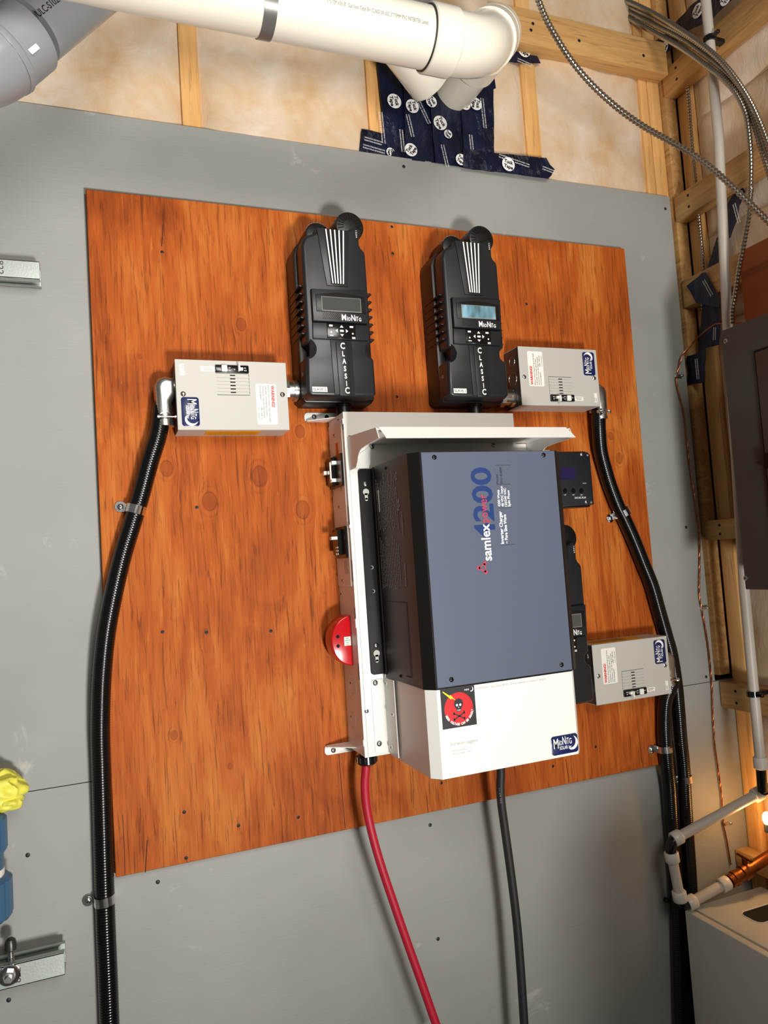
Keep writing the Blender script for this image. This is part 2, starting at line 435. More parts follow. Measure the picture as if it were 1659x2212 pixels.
lab = ['wall stud left of the grey pipe', 'slim wall stud in the bay wall left of the navy tape, framed by puffy insulation', 'pale wall stud touching the left edge of the navy tape',
       'pale wall stud rising from the right arm of the navy tape', 'corner wall stud meeting the right end of the grey wall top']
for (x0, x1), l in zip(studs_x, lab):
    bm = newbm(); box(bm, x0, x1, 0.0135, 0.075, 2.34, 2.99, 0.002); mesh('wall_stud', bm, 'stud', label=l, cat='stud', group='studs of the back wall')
bm = newbm(); box(bm, 1.362, 1.40, 0.0135, 0.075, 2.30, 2.99, 0.002); mesh('wall_stud', bm, 'stud', label='doubled corner stud tight in the angle of the two insulated walls', cat='stud', group='studs of the back wall')
bays = [(-2.1, -0.192, 'poly covered insulation far left behind the grey pipe'), (-0.152, 0.193, 'puffy insulation batt under clear poly at the upper left, beside the grey pipe'),
        (0.229, 0.588, 'puffy insulation batt between the left stud and the navy tape'), (0.624, 0.985, 'insulation batt mostly hidden behind the navy tape patch'),
        (1.025, 1.335, 'broad insulation batt right of the navy tape, below the wooden cross piece')]
for i, (x0, x1, l) in enumerate(bays):
    mesh('insulation_batt', batt_bm(x0, x1, 2.34, 2.99, 0.022, 3.7 * i + 1), 'batt', label=l, cat='insulation', group='insulation bays of the back wall')
# cross piece nailed over the studs at top right of the back wall
zt = P(1127, 37, 0.026).z; zb = P(1420, 156, 0.026).z
t = thing('timber_blocking', 'horizontal wooden cross piece on the back wall, running from the white elbow to the corner', 'timber', (1.1, -0.026, zb))
bm = newbm(); box(bm, 0.90, 1.398, -0.026, 0.012, zb, zb + 0.085, 0.003); mesh('plank', bm, 'blocking', t)
for px, py in ((1151, 51), (1147, 65), (1251, 88), (1390, 120)): add_screw(t, P(px, py, 0.026), OUT, 0.004, 0.001, 'ink', 'nail_head')

# ---- right wall : batts, girts
zs = [0.0, 0.62, 1.08, 1.55, 2.02, 2.24, 2.54, 2.99]
bl = ['dim insulation low on the right wall behind the white unit', 'brownish insulation behind the braided copper wire near the pipe joint', 'dim insulation between the charcoal panel bottom and lower girt',
      'shaded insulation left of the charcoal panel', 'insulation below the second girt, crossed by dark tape', 'insulation between the two upper girts, crossed by armoured cables', 'insulation at the top right above the highest girt']
for i in range(7):
    mesh('insulation_batt', batt_bm(-0.505, -0.048, zs[i], zs[i + 1], 1.455, 5.1 * i + 40, 'x', 0.02), 'batt', label=bl[i], cat='insulation', group='insulation bays of the right wall')
mesh('insulation_batt', batt_bm(-2.4, -0.555, 0.0, 2.99, 1.455, 91, 'x', 0.02), 'batt', label='insulation at the very right edge beyond the second right wall stud', cat='insulation', group='insulation bays of the right wall')
def girt(pt, pb, label, extra=0):
    z1 = PX(pt[0], pt[1], 1.398).z; z0 = PX(pb[0], pb[1], 1.398).z
    t = thing('wall_girt', label, 'timber', (1.398, -0.6, z0), 'girts across the right wall')
    bm = newbm(); box(bm, 1.398, 1.436, -2.4, -0.002, z0, z1, 0.003); mesh('plank', bm, 'girt', t)
    for k in (0.03, 0.36):
        for q in (0.28, 0.72): add_screw(t, (1.398, -0.02 - k, z0 + (z1 - z0) * q), LEFT, 0.0035, 0.001, 'ink', 'nail_head')
    return t
girt((1428, 158), (1434, 211), 'wooden girt nearest the top right, topmost on the right wall')
girt((1449, 430), (1463, 478), 'wooden girt starting at the top right corner of the grey wall')
girt((1470, 608), (1473, 668), 'pale wooden girt under the square of navy tape')
girt((1513, 1126), (1516, 1168), 'short wooden girt left of the lower half of the charcoal panel')
girt((1543, 1470), (1556, 1527), 'dim wooden girt behind the black clamp of the white pipe')
girt((1583, 1832), (1589, 1868), 'lowest wooden girt just above the brass coupling')
# vertical corner post of the right wall between the girts
bm = newbm(); box(bm, 1.440, 1.47, -0.045, -0.002, 0.02, 2.98, 0.004); mesh('corner_post', bm, 'stud', label='vertical corner post behind the girts, right beside the grey wall edge', cat='stud')
bm = newbm(); box(bm, 1.440, 1.476, -0.55, -0.51, 0.02, 2.98, 0.004); mesh('corner_post', bm, 'stud', label='vertical stud of the right wall behind the charcoal panel', cat='stud')
bm = newbm(); box(bm, 1.402, 1.438, -.0015, 0.07, 1.16, 2.98, 0.003); mesh('corner_post', bm, 'girt', label='recessed corner post in the angle between the grey wall edge and girt ends', cat='stud')
# brown plywood backer
a = PX(1603, 546, 1.39); b = PX(1615, 720, 1.39)
bm = newbm(); box(bm, 1.379, 1.397, -1.3, a.y, b.z - 0.4, a.z, 0.001); mesh('backer_board', bm, 'ply2', label='reddish brown plywood backer board behind the charcoal panel', cat='board')

# ---- navy building tape
def tape_bm(poly, y, seed, axis='y', amp=0.0026):
    """poly in plane coords; triangulated grid clipped by bisecting so it follows the outline, with real thickness"""
    bm = newbm(); o = Vector((0, y, 0)) if axis == 'y' else Vector((y, 0, 0))
    u = UX if axis == 'y' else Vector((0, 1, 0))
    vs = [bm.verts.new(o + u * p[0] + UZ * p[1]) for p in poly]; bm.faces.new(vs)
    xs = [p[0] for p in poly]; z_ = [p[1] for p in poly]; st = 0.008
    for ax, lo, hi in ((u, min(xs), max(xs)), (UZ, min(z_), max(z_))):
        k = lo + st
        while k < hi:
            bmesh.ops.bisect_plane(bm, geom=bm.verts[:] + bm.edges[:] + bm.faces[:], plane_co=ax * k + o, plane_no=ax); k += st
    nn = OUT if axis == 'y' else LEFT
    for v in bm.verts:
        v.co += nn * (amp * (0.6 + noise.noise(Vector((v.co.x * 40 + seed, v.co.y * 40, v.co.z * 40)))) + amp * 0.7 * abs(noise.noise(Vector((v.co.x * 15 + seed * 2, v.co.y * 9, v.co.z * 12)))))
    r = bmesh.ops.extrude_face_region(bm, geom=bm.faces[:])
    for e in r['geom']:
        if isinstance(e, bmesh.types.BMVert): e.co -= nn * 0.0008
    return bm
def oval(o, u, v, rx, rz, n=28): return [(rx * math.cos(2 * math.pi * i / n), rz * math.sin(2 * math.pi * i / n)) for i in range(n)]
def tape_logo(parent, c, ang, s=1.0, axis='y'):
    """round white mark with the two words; ang turns it within the tape"""
    if axis == 'y': U = UX * math.cos(ang) + UZ * math.sin(ang); V = -UX * math.sin(ang) + UZ * math.cos(ang); n = OUT
    else:
        a_ = Vector((0, -1, 0)); U = a_ * math.cos(ang) + UZ * math.sin(ang); V = -a_ * math.sin(ang) + UZ * math.cos(ang); n = LEFT
    c = Vector(c) + n * 0.0044; s *= 1.12
    bm = newbm(); prism(bm, oval(c, U, V, 0.0145 * s, 0.0145 * s), c, U, V, 0.0006)
    lo = mesh('printed_mark', bm, 'print', parent)
    bm = newbm(); text(bm, 'Tuck', c + n * 0.0007 - U * 0.0108 * s + V * 0.0015 * s, U, V, 0.0072 * s, 0.021 * s, 0.0004)
    text(bm, 'Tape', c + n * 0.0007 - U * 0.0098 * s - V * 0.0088 * s, U, V, 0.0072 * s, 0.021 * s, 0.0004)
    mesh('lettering', bm, 'ink', lo)
def tape_lines(parent, c, ang, L, axis='y', rows=2):
    if axis == 'y': U = UX * math.cos(ang) + UZ * math.sin(ang); V = -UX * math.sin(ang) + UZ * math.cos(ang); n = OUT
    else:
        a_ = Vector((0, -1, 0)); U = a_ * math.cos(ang) + UZ * math.sin(ang); V = -a_ * math.sin(ang) + UZ * math.cos(ang); n = LEFT
    bm = newbm()
    for i in range(rows):
        text(bm, ['CONSTRUCTION SHEATHING TAPE', 'RUBAN POUR REVETEMENT'][i % 2], Vector(c) + n * 0.0046 - V * 0.006 * i, U, V, 0.0028, L)
    mesh('small_print', bm, 'print', parent)
yT = 0.0045
def q(*pts): return [(P(a, b, -yT).x, P(a, b, -yT).z) for a, b in pts]
def tape(label, pts, seed, marks=(), lines=(), yy=None, amp=0.0026):
    y0 = yT if yy is None else yy
    pts = [(P(a, b, -y0).x, P(a, b, -y0).z) for a, b in pts]
    c = (sum(p[0] for p in pts) / len(pts), y0, sum(p[1] for p in pts) / len(pts))
    t = thing('sheathing_tape', label, 'tape', c, 'navy tape round the vent penetration')
    mesh('tape_strip', tape_bm(pts, y0, seed, 'y', amp), 'tape', t)
    for px, py, a, s in marks: tape_logo(t, P(px, py, -y0), math.radians(a), s)
    for px, py, a, L in lines: tape_lines(t, P(px, py, -y0), math.radians(a), L)
    return t
tape('leftmost upright strip of navy tape under the white vent elbow', [(812, 120), (885, 120), (905, 262), (912, 352), (838, 341), (830, 291), (822, 215)], 1, [(850, 221, -85, 1.0)], [(822, 245, -88, .07), (868, 330, 92, .05)], 0.0055)
tape('navy tape strip slanting below the left half of the white vent elbow', [(868, 100), (955, 100), (968, 240), (975, 357), (876, 345), (873, 240)], 2, [(889, 232, -80, .95), (886, 326, 55, .9)], [(896, 205, -65, .07), (880, 250, -80, .05)], 0.0010)
tape('creased navy tape strip directly below the vent pipe', [(920, 100), (1010, 100), (1022, 230), (1018, 366), (940, 352), (930, 240)], 3, [(949, 268, -62, 1.0), (966, 292, -40, .6), (930, 222, -60, .8)], [(955, 315, -80, .05)], -0.0035)
tape('rightmost upright strip of navy tape beside the pale stud', [(1000, 100), (1060, 100), (1070, 192), (1065, 194), (1067, 372), (1003, 364), (996, 240)], 4, [(1026, 227, -100, .9), (1046, 347, -95, 1.0), (1003, 228, -110, .8), (994, 347, -30, .8)], [(1040, 215, -88, .07), (1018, 340, 92, .05)], -0.0080)
tape('left arm of navy tape lying along the grey wall top', [(781, 279), (835, 290), (900, 300), (905, 351), (776, 329)], 5, [(842, 331, -80, .6)], [(783, 316, -8, .05), (786, 300, -8, .04)], 0.0075)
tape('right arm of navy tape lying along the grey wall top, crumpled at its end', [(1000, 322), (1065, 331), (1179, 342), (1187, 357), (1197, 367), (1190, 380), (1183, 387), (1000, 362)], 6, [(1096, 357, -12, 1.0)], [(1076, 337, -10, .08), (1170, 363, -12, .04)], -0.0125, 0.0026)
tape('short navy tape piece right of the white vent elbow, under the cross piece', [(1060, 82), (1095, 88), (1139, 91), (1141, 100), (1150, 106), (1167, 138), (1110, 136), (1040, 126)], 7, [(1130, 112, -12, 1.0)], [(1116, 130, -12, .04)], 0.0085)
# tape on the right wall
def rtape(label, pts, seed, x=1.395, marks=(), lines=()):
    pp = [PX(a, b, x) for a, b in pts]; pts2 = [(p.y, p.z) for p in pp]
    c = sum(pp, Vector()) / len(pp)
    t = thing('sheathing_tape', label, 'tape', c, 'navy tape on the right wall')
    mesh('tape_strip', tape_bm(pts2, x, seed, 'x'), 'tape', t)
    for px, py, a, s in marks: tape_logo(t, PX(px, py, x), math.radians(a), s, 'x')
    for px, py, a, L in lines: tape_lines(t, PX(px, py, x), math.radians(a), L, 'x')
rtape('long navy tape running up from the corner above the topmost girt', [(1404, 98), (1440, 72), (1492, 14), (1510, 0), (1530, -25), (1640, -60), (1590, -8), (1535, 45), (1480, 70), (1447, 110), (1418, 126), (1405, 118)], 11, 1.40, [(1437, 105, 28, .9), (1510, 24, 40, 1.0), (1571, -4, 40, 1.0)])
rtape('narrow navy tape twisted below the second girt behind the white pipe', [(1582, 425), (1602, 402), (1612, 414), (1606, 430), (1598, 446), (1592, 478), (1580, 512), (1572, 520), (1566, 450)], 12, 1.425, lines=[(1590, 440, -80, .05)])
rtape('dark navy tape wedge between the second and third girt', [(1549, 515), (1562, 500), (1570, 562), (1553, 575), (1525, 592)], 13, 1.425)
rtape('square of navy tape stuck on the pale girt', [(1485, 618), (1519, 590), (1526, 588), (1546, 628), (1556, 638), (1556, 665), (1505, 655), (1500, 645)], 14, 1.3955, lines=[(1524, 605, -65, .05)])
rtape('crumpled navy tape hanging under the pale girt', [(1519, 655), (1557, 650), (1556, 745), (1527, 752), (1519, 772), (1509, 772), (1514, 700)], 15, 1.415, lines=[(1545, 735, 80, .03)])
rtape('lowest navy tape strip left of the charcoal panel', [(1485, 770), (1504, 764), (1526, 755), (1524, 825), (1514, 828), (1487, 830)], 16, 1.40, lines=[(1508, 775, -90, .05)])

# ================================================================== PLYWOOD BOARD
bz0, bz1, bx0, bx1 = 0.985, 2.2045, 0.010, 1.2165
t = thing('mounting_board', 'large orange stained plywood board carrying all the solar equipment', 'board', (0.6, 0, bz0))
bm = newbm(); box(bm, bx0, bx1, -0.018, -0.0005, bz0, bz1, 0.0012, 1)
board = mesh('plywood_sheet', bm, 'ply', t)
def crack(pts, w):
    bm = newbm(); qs = [P(a, b, 0.0181) for a, b in pts]
    for a, b in zip(qs, qs[1:]):
        n = (b - a).cross(OUT).normalized() * w
        vs = [bm.verts.new(a - n), bm.verts.new(b - n), bm.verts.new(b + n), bm.verts.new(a + n)]; bm.faces.new(vs)
    r = bmesh.ops.extrude_face_region(bm, geom=bm.faces[:])
    for e in r['geom']:
        if isinstance(e, bmesh.types.BMVert): e.co.y -= 0.0002
    mesh('veneer_crack', bm, 'darkwood', board)
crack([(732, 1630), (737, 1690), (741, 1735), (746, 1790)], .0006); crack([(318, 1815), (316, 1850), (314, 1885)], .0007); crack([(265, 1760), (269, 1840), (270, 1890)], .0005)
crack([(1222, 1640), (1226, 1665), (1229, 1690)], .0006); crack([(893, 1705), (893, 1745)], .0004); crack([(303, 1745), (302, 1800)], .0004)
crack([(352, 485), (351, 510), (349, 532)], .0007); crack([(1296, 1655), (1299, 1675)], .0004)
for px, py in ((398, 1754), (515, 1783), (644, 1765), (953, 1691), (1194, 1655), (1286, 1613), (350, 545), (848, 548), (846, 490), (857, 857), (858, 925), (1137, 657), (402, 1853), (1257, 1390), (425, 1096), (351, 1365), (446, 1366), (585, 1363)):
    add_screw(board, P(px, py, 0.0175), OUT, 0.0032, 0.0012, 'ink', 'screw')
# screws in the painted wall
ws = [(872, 360, 'small screw in the grey wall above the right controller'), (946, 2028, 'bent screw in the grey wall between the red and black cables'), (1437, 451, 'nail at the top right corner of the grey wall'),
      (582, 408, None), (1482, 1139, 'dark screw hole on the shaded strip left of the copper wire'), (1525, 1462, 'screw just above the seam beside the copper wire'), (929, 1782, 'screw hole in the grey wall below the board, right of the red cable'), (60, 1847, 'screw dot in the grey wall right of the blue knurled fittings'), (341, 1905, 'screw dot in the grey wall just below the board\'s lower left corner'), (19, 2160, 'screw dot in the grey wall below the lower strut')]
for px, py, l in ws:
    if not l: continue
    mesh('wall_screw', screw_bm(P(px, py, 0.0), OUT, 0.0036, 0.0016), 'ink', label=l, cat='screw')

# ================================================================== CHARGE CONTROLLERS
def controller(O):
    t = thing('charge_controller', 'x', 'charge controller', O)
    ox, oz = O.x, O.z
    def L(pts): return [(ox + a, oz + b) for a, b in pts]
    bd = 0.0185
    # cast base
    base = [(-.070, .012), (-.062, .004), (.072, .004), (.078, .012), (.078, .290), (.070, .306), (.058, .322), (-.052, .322), (-.066, .306), (-.070, .292)]
    bm = newbm(); plate(bm, L(base), bd, 0.074, 0.004); body = mesh('heatsink_base', bm, 'black', t)
    bm = newbm(); plate(bm, L([(-.067, .009), (.074, .009), (.074, .016), (-.067, .016)]), 0.074, 0.080, .001); mesh('base_lip', bm, 'coverblk', body)
    # cover with the notched waist
    cov = [(-.070, .013), (-.061, .007), (.060, .007), (.066, .013), (.066, .078), (.063, .083)] + [(.063 - .010 * math.sin(math.radians(a)), .097 - .013 * math.cos(math.radians(a))) for a in range(20, 180, 20)] + \
          [(.063, .112), (.063, .285), (.061, .292), (.055, .298), (.052, .305), (.053, .334), (.046, .340), (.030, .332), (-.034, .328), (-.036, .320), (-.040, .318), (-.052, .314), (-.060, .306), (-.064, .292), (-.065, .112)] + \
          [(-.066 + .013 * math.sin(math.radians(a)), .096 + .014 * math.cos(math.radians(a))) for a in range(15, 180, 20)] + [(-.068, .080)]
    bm = newbm(); plate(bm, L(cov), 0.074, 0.116, 0.006, 3); mesh('front_cover', bm, 'coverblk', t)
    # vent channel with five chrome strips
    bm = newbm(); plate(bm, L([(-.020, .218), (.022, .218), (.031, .3285), (-.033, .3285)]), 0.116, 0.1185, .001); ch = mesh('grille_surround', bm, 'coverblk', t)
    bm = newbm(); plate(bm, L([(-.0115, .2205), (.0155, .2205), (.0205, .3275), (-.019, .3275)]), 0.1185, 0.1190); mesh('grille_opening', bm, 'deep', ch)
    for i in range(5):
        xb, xt = -.0083 + i * .00515, -.0158 + i * .0087; bm = newbm(); w = .0012
        plate(bm, L([(xb - w, .222), (xb + w, .222), (xt + w * 1.15, .3265), (xt - w * 1.15, .3265)]), 0.1190, 0.1206, .0004); mesh('chrome_strip', bm, 'print', ch)
    # fans : big ribbed fan cap at upper right, smaller one at upper left
    for cx, cz, r, d0, d1, nm in ((.042, .3490, .0290, 0.030, 0.096, 'fan_cap'), (-.022, .3290, .0240, 0.030, 0.088, 'fan_cap')):
        bm = newbm(); plate(bm, L(circ(cx, cz, r, 32)), d0, d1, .0035, 2); fc = mesh(nm, bm, 'black', t)
        bm = newbm()
        for k in range(13 if cx > 0 else 7):
            a = math.radians(-10 + k * 17); c, s = math.cos(a), math.sin(a)
            u = Vector((c, 0, s)); w = Vector((-s, 0, c)); o = Vector((ox + cx, -d1 - .0001, oz + cz))
            prism(bm, [(r * .45, -.0006), (r * .86, -.0010), (r * .86, .0010), (r * .45, .0006)], o, u, w, .0008 if cx > 0 else .0003)
        mesh('grille_ribs', bm, 'gloss', fc)
        bm = newbm()
        for row, dd in enumerate((0.068, 0.077, 0.086)):
            for k in range(9):
                a = math.radians(30 + k * 15 + (row % 2) * 7); n = Vector((math.cos(a), 0, math.sin(a))); u = Vector((-math.sin(a), 0, math.cos(a)))
                prism(bm, [(-.0022, -.0016), (.0022, -.0016), (.0022, .0016), (-.0022, .0016)], Vector((ox + cx, -dd, oz + cz)) + n * (r + .0001), u, OUT if u.cross(OUT).dot(n) > 0 else UY, .0004)
        mesh('vent_slots', bm, 'greyink', fc)
    bm = newbm(); text(bm, '1234', Vector((ox + .045, -.1162, oz + .331)), Vector((0, 0, -1)), UX, .0026, .014); mesh('dial_marks', bm, 'print', t)
    # display hood
    hood = [(-.053, .146), (.055, .146), (.057, .209)] + [(x, .209) for x in ()] + [(-.053, .207)]
    bm = newbm(); plate(bm, L(hood), 0.116, 0.126, .002); ho = mesh('display_housing', bm, 'coverblk', t)
    bm = newbm(); plate(bm, L([(-.046, .164), (.051, .164), (.051, .196)] + [(.051 - .097 * k / 8, .196 + .005 * math.sin(math.pi * k / 8)) for k in range(1, 8)] + [(-.046, .196)]), 0.1258, 0.1276, .0006); mesh('bezel', bm, 'black', ho)
    bm = newbm(); plate(bm, L([(-.036, .165), (.042, .165), (.042, .1925), (-.036, .1925)]), 0.1276, 0.1286, .0004); mesh('screen_frame', bm, 'greyink', ho)
    bm = newbm(); plate(bm, L([(-.0345, .1665), (.0405, .1665), (.0405, .191), (-.0345, .191)]), 0.1286, 0.1290); mesh('screen', bm, 'lcd', ho)
    bm = newbm()
    for a in range(9):
        for b in range(5): plate(bm, L(circ(-.034 + a * .0038 + (b % 2) * .0019, .1515 + b * .0026, .0009, 6)), 0.126, 0.1263)
    mesh('speaker_holes', bm, 'deep', ho)
    bm = newbm(); o = Vector((ox, -0.126, oz)); X_, Z_ = UX, UZ
    def tx(s, a, b, h, ln, bold=.0002): text(bm, s, o + UX * a + UZ * b, X_, Z_, h, ln, bold)
    tx('M', .0025, .1495, .0115, .0085, .0003); tx('i', .0125, .1495, .0085, .0016); tx('D', .0155, .1495, .0062, .005); tx('N', .0215, .1495, .0115, .0075, .0003); tx('iT', .0300, .1495, .0085, .0055); tx('G', .0362, .1495, .0065, .005)
    mesh('logo_lettering', bm, 'print', ho)
    # keypad module
    bm = newbm(); plate(bm, L([(-.054, .114), (.054, .114), (.055, .1445), (-.053, .1445)]), 0.116, 0.121, .0015); km = mesh('keypad_housing', bm, 'coverblk', t)
    bm = newbm(); plate(bm, L([(-.027, .1155), (.029, .1155), (.031, .1435), (-.026, .1435)]), 0.121, 0.1228, .0008); kp_ = mesh('keypad', bm, 'gloss', km)
    bm = newbm(); c0 = (.0020, .1300); s = .0042
    for ang in (0, 90, 180, 270):
        ca, sa = math.cos(math.radians(ang)), math.sin(math.radians(ang))
        rr = .0105 if ang % 180 == 0 else .0088
        tri = [(rr + s * .5, 0), (rr - s * .6, s * .85), (rr - s * .6, -s * .85)]
        plate(bm, L([(c0[0] + a * ca - b * sa, c0[1] + a * sa + b * ca) for a, b in tri]), 0.1228, 0.1232)
    for x0, z0, x1, z1 in ((-.0225, .1375, -.0155, .1408), (.0180, .1368, .0250, .1400), (-.0015, .1282, .0058, .1318), (-.0225, .1195, -.0150, .1212), (.0215, .1155, .0280, .1170), (.0215, .1180, .0280, .1192)):
        plate(bm, L([(x0, z0), (x1, z0), (x1, z1), (x0, z1)]), 0.1228, 0.1232)
    plate(bm, L(circ(-.019, .1268, .0017, 10)), 0.1228, 0.1232); plate(bm, L(circ(.0235, .1255, .0017, 10)), 0.1228, 0.1232)
    mesh('key_symbols', bm, 'print', kp_)
    # lower centre strip with the vertical word
    bm = newbm(); plate(bm, L([(-.018, .010), (.022, .010), (.022, .1135), (-.020, .1135)]), 0.116, 0.1185, .001); st = mesh('name_strip', bm, 'coverblk', t)
    bm = newbm(); plate(bm, L([(-.009, .0075), (.0145, .0075), (.0145, .110), (-.0105, .110)]), 0.1185, 0.1205, .0008); st2 = mesh('raised_panel', bm, 'coverblk', st)
    bm = newbm()
    for k, ch_ in enumerate('CLASSIC'):
        hh = .0115 if ch_ == 'C' else .0095
        text(bm, ch_, Vector((ox + .0025 + .0006 * k, -0.1205, oz + .0965 - k * .01415)), UX, UZ, hh, {'C': .0088, 'L': .0048, 'A': .0075, 'S': .0048, 'I': .0014}[ch_], .0004, align='CENTER')
    mesh('name_lettering', bm, 'print', st2)
    # heat-sink fins along both flanks
    for sgn, xx in ((1, .078), (-1, -.066)):
        for k in range(7):
            z = .128 + k * .0152; bm = newbm()
            if sgn > 0: plate(bm, L([(xx - .014, z - .0025), (xx + .002, z - .0014), (xx + .0045, z), (xx + .002, z + .0026), (xx - .014, z + .0026)]), 0.030, 0.084, .001)
            else: plate(bm, L([(xx - .005, z - .0014), (xx + .003, z - .0020), (xx + .003, z + .002), (xx - .005, z + .0014)]), 0.030, 0.104, .0008)
            mesh('cooling_fin', bm, 'black', body)
    bm = newbm()
    o = Vector((ox - .0702, 0, oz)); 
    text(bm, 'CE', Vector((ox - .0705, -.087, oz + .050)), OUT * -1 * -1, UZ, .006, .009)
    mesh('approval_mark', bm, 'greyink', body)
    # bottom conduit hub down into the white cabinet
    bm = newbm(); lathe(bm, (ox + .018, -.055, oz + .006), (ox + .018, -.055, oz - .1), [(0, .017), (.006, .017), (.006, .0145), (.0225, .0145)], 20); mesh('bottom_nipple', bm, 'black', t)
    return t
def ctrl_label(t, txt):
    o = Vector(t.location); bm = newbm(); plate(bm, [(o.x - .0605, o.z + .0145), (o.x - .0315, o.z + .0145), (o.x - .0315, o.z + .0240), (o.x - .0605, o.z + .0240)], .116, .1164); l = mesh('name_label', bm, 'label', t)
    bm = newbm(); text(bm, txt, Vector((o.x - .0585, -.1164, o.z + .0168)), UX, UZ, .0050, .0245); mesh('lettering', bm, 'ink', l)
c1 = controller(Vector((.445, -0.018, 1.800)))
c2 = dup(c1, (.2915, 0, .003)); c3 = dup(c1, (.438, 0, -.633))
c1['label'] = 'black finned charge controller labelled SLAVE 2, dark screen, upper left of the pair'
c2['label'] = 'black finned charge controller labelled SLAVE 1 with a pale blue screen'
c3['label'] = 'black charge controller half hidden behind the right side of the slate blue inverter'
for c in (c1, c2, c3): c['group'] = 'black charge controllers'
ctrl_label(c1, 'SLAVE 2'); ctrl_label(c2, 'SLAVE 1')
for ch in c2.children:
    for g in ch.children:
        if g.name.startswith('screen.'):
            g.data = g.data.copy(); g.data.materials[0] = MT['lcdpale']; g['label'] = 'pale blue screen'

# ================================================================== BREAKER BOXES
def crescent(cx, cz, r, n=18):
    out = [(cx + r * math.cos(math.radians(a)), cz + r * math.sin(math.radians(a))) for a in [-120 + 210 * i / n for i in range(n + 1)]]
    inn = [(cx - r * .28 + r * .92 * math.cos(math.radians(a)), cz + r * .22 + r * .92 * math.sin(math.radians(a))) for a in [75 - 178 * i / n for i in range(n + 1)]]
    return out + inn
def badge(parent, o, u, v, w, h, d=.0012):
    """navy rounded badge with crescent moon; o = lower left corner, u along the words"""
    n = u.cross(v); bm = newbm(); prism(bm, rrect(0, w, 0, h, min(w, h) * .16), o, u, v, d, .0004); b = mesh('logo_badge', bm, 'navy', parent)
    bm = newbm(); k = w / .052; o2 = o + n * (d + .0001)
    def g(s, a, c, hh, ln, bo=.0001): text(bm, s, o2 + u * a * k + v * c * k, u, v, hh * k, ln * k, bo)
    g('M', .004, .011, .016, .0090, .0002); g('i', .0142, .0155, .009, .0013); g('D', .0166, .0155, .0070, .0040); g('N', .0215, .0155, .0135, .0062, .0002); g('iT', .0290, .0155, .0105, .0050); g('G', .0345, .0155, .009, .0050)
    g('SOLAR inc', .0150, .0080, .0055, .0235)
    mesh('badge_lettering', bm, 'print', b)
    bm = newbm(); prism(bm, [(x * k, z * k) for x, z in crescent(.0400, .0165, .0115)], o2, u, v, .0003); mesh('moon', bm, 'print', b)
    return b
BW, BH, BD = .200, .1255, .080
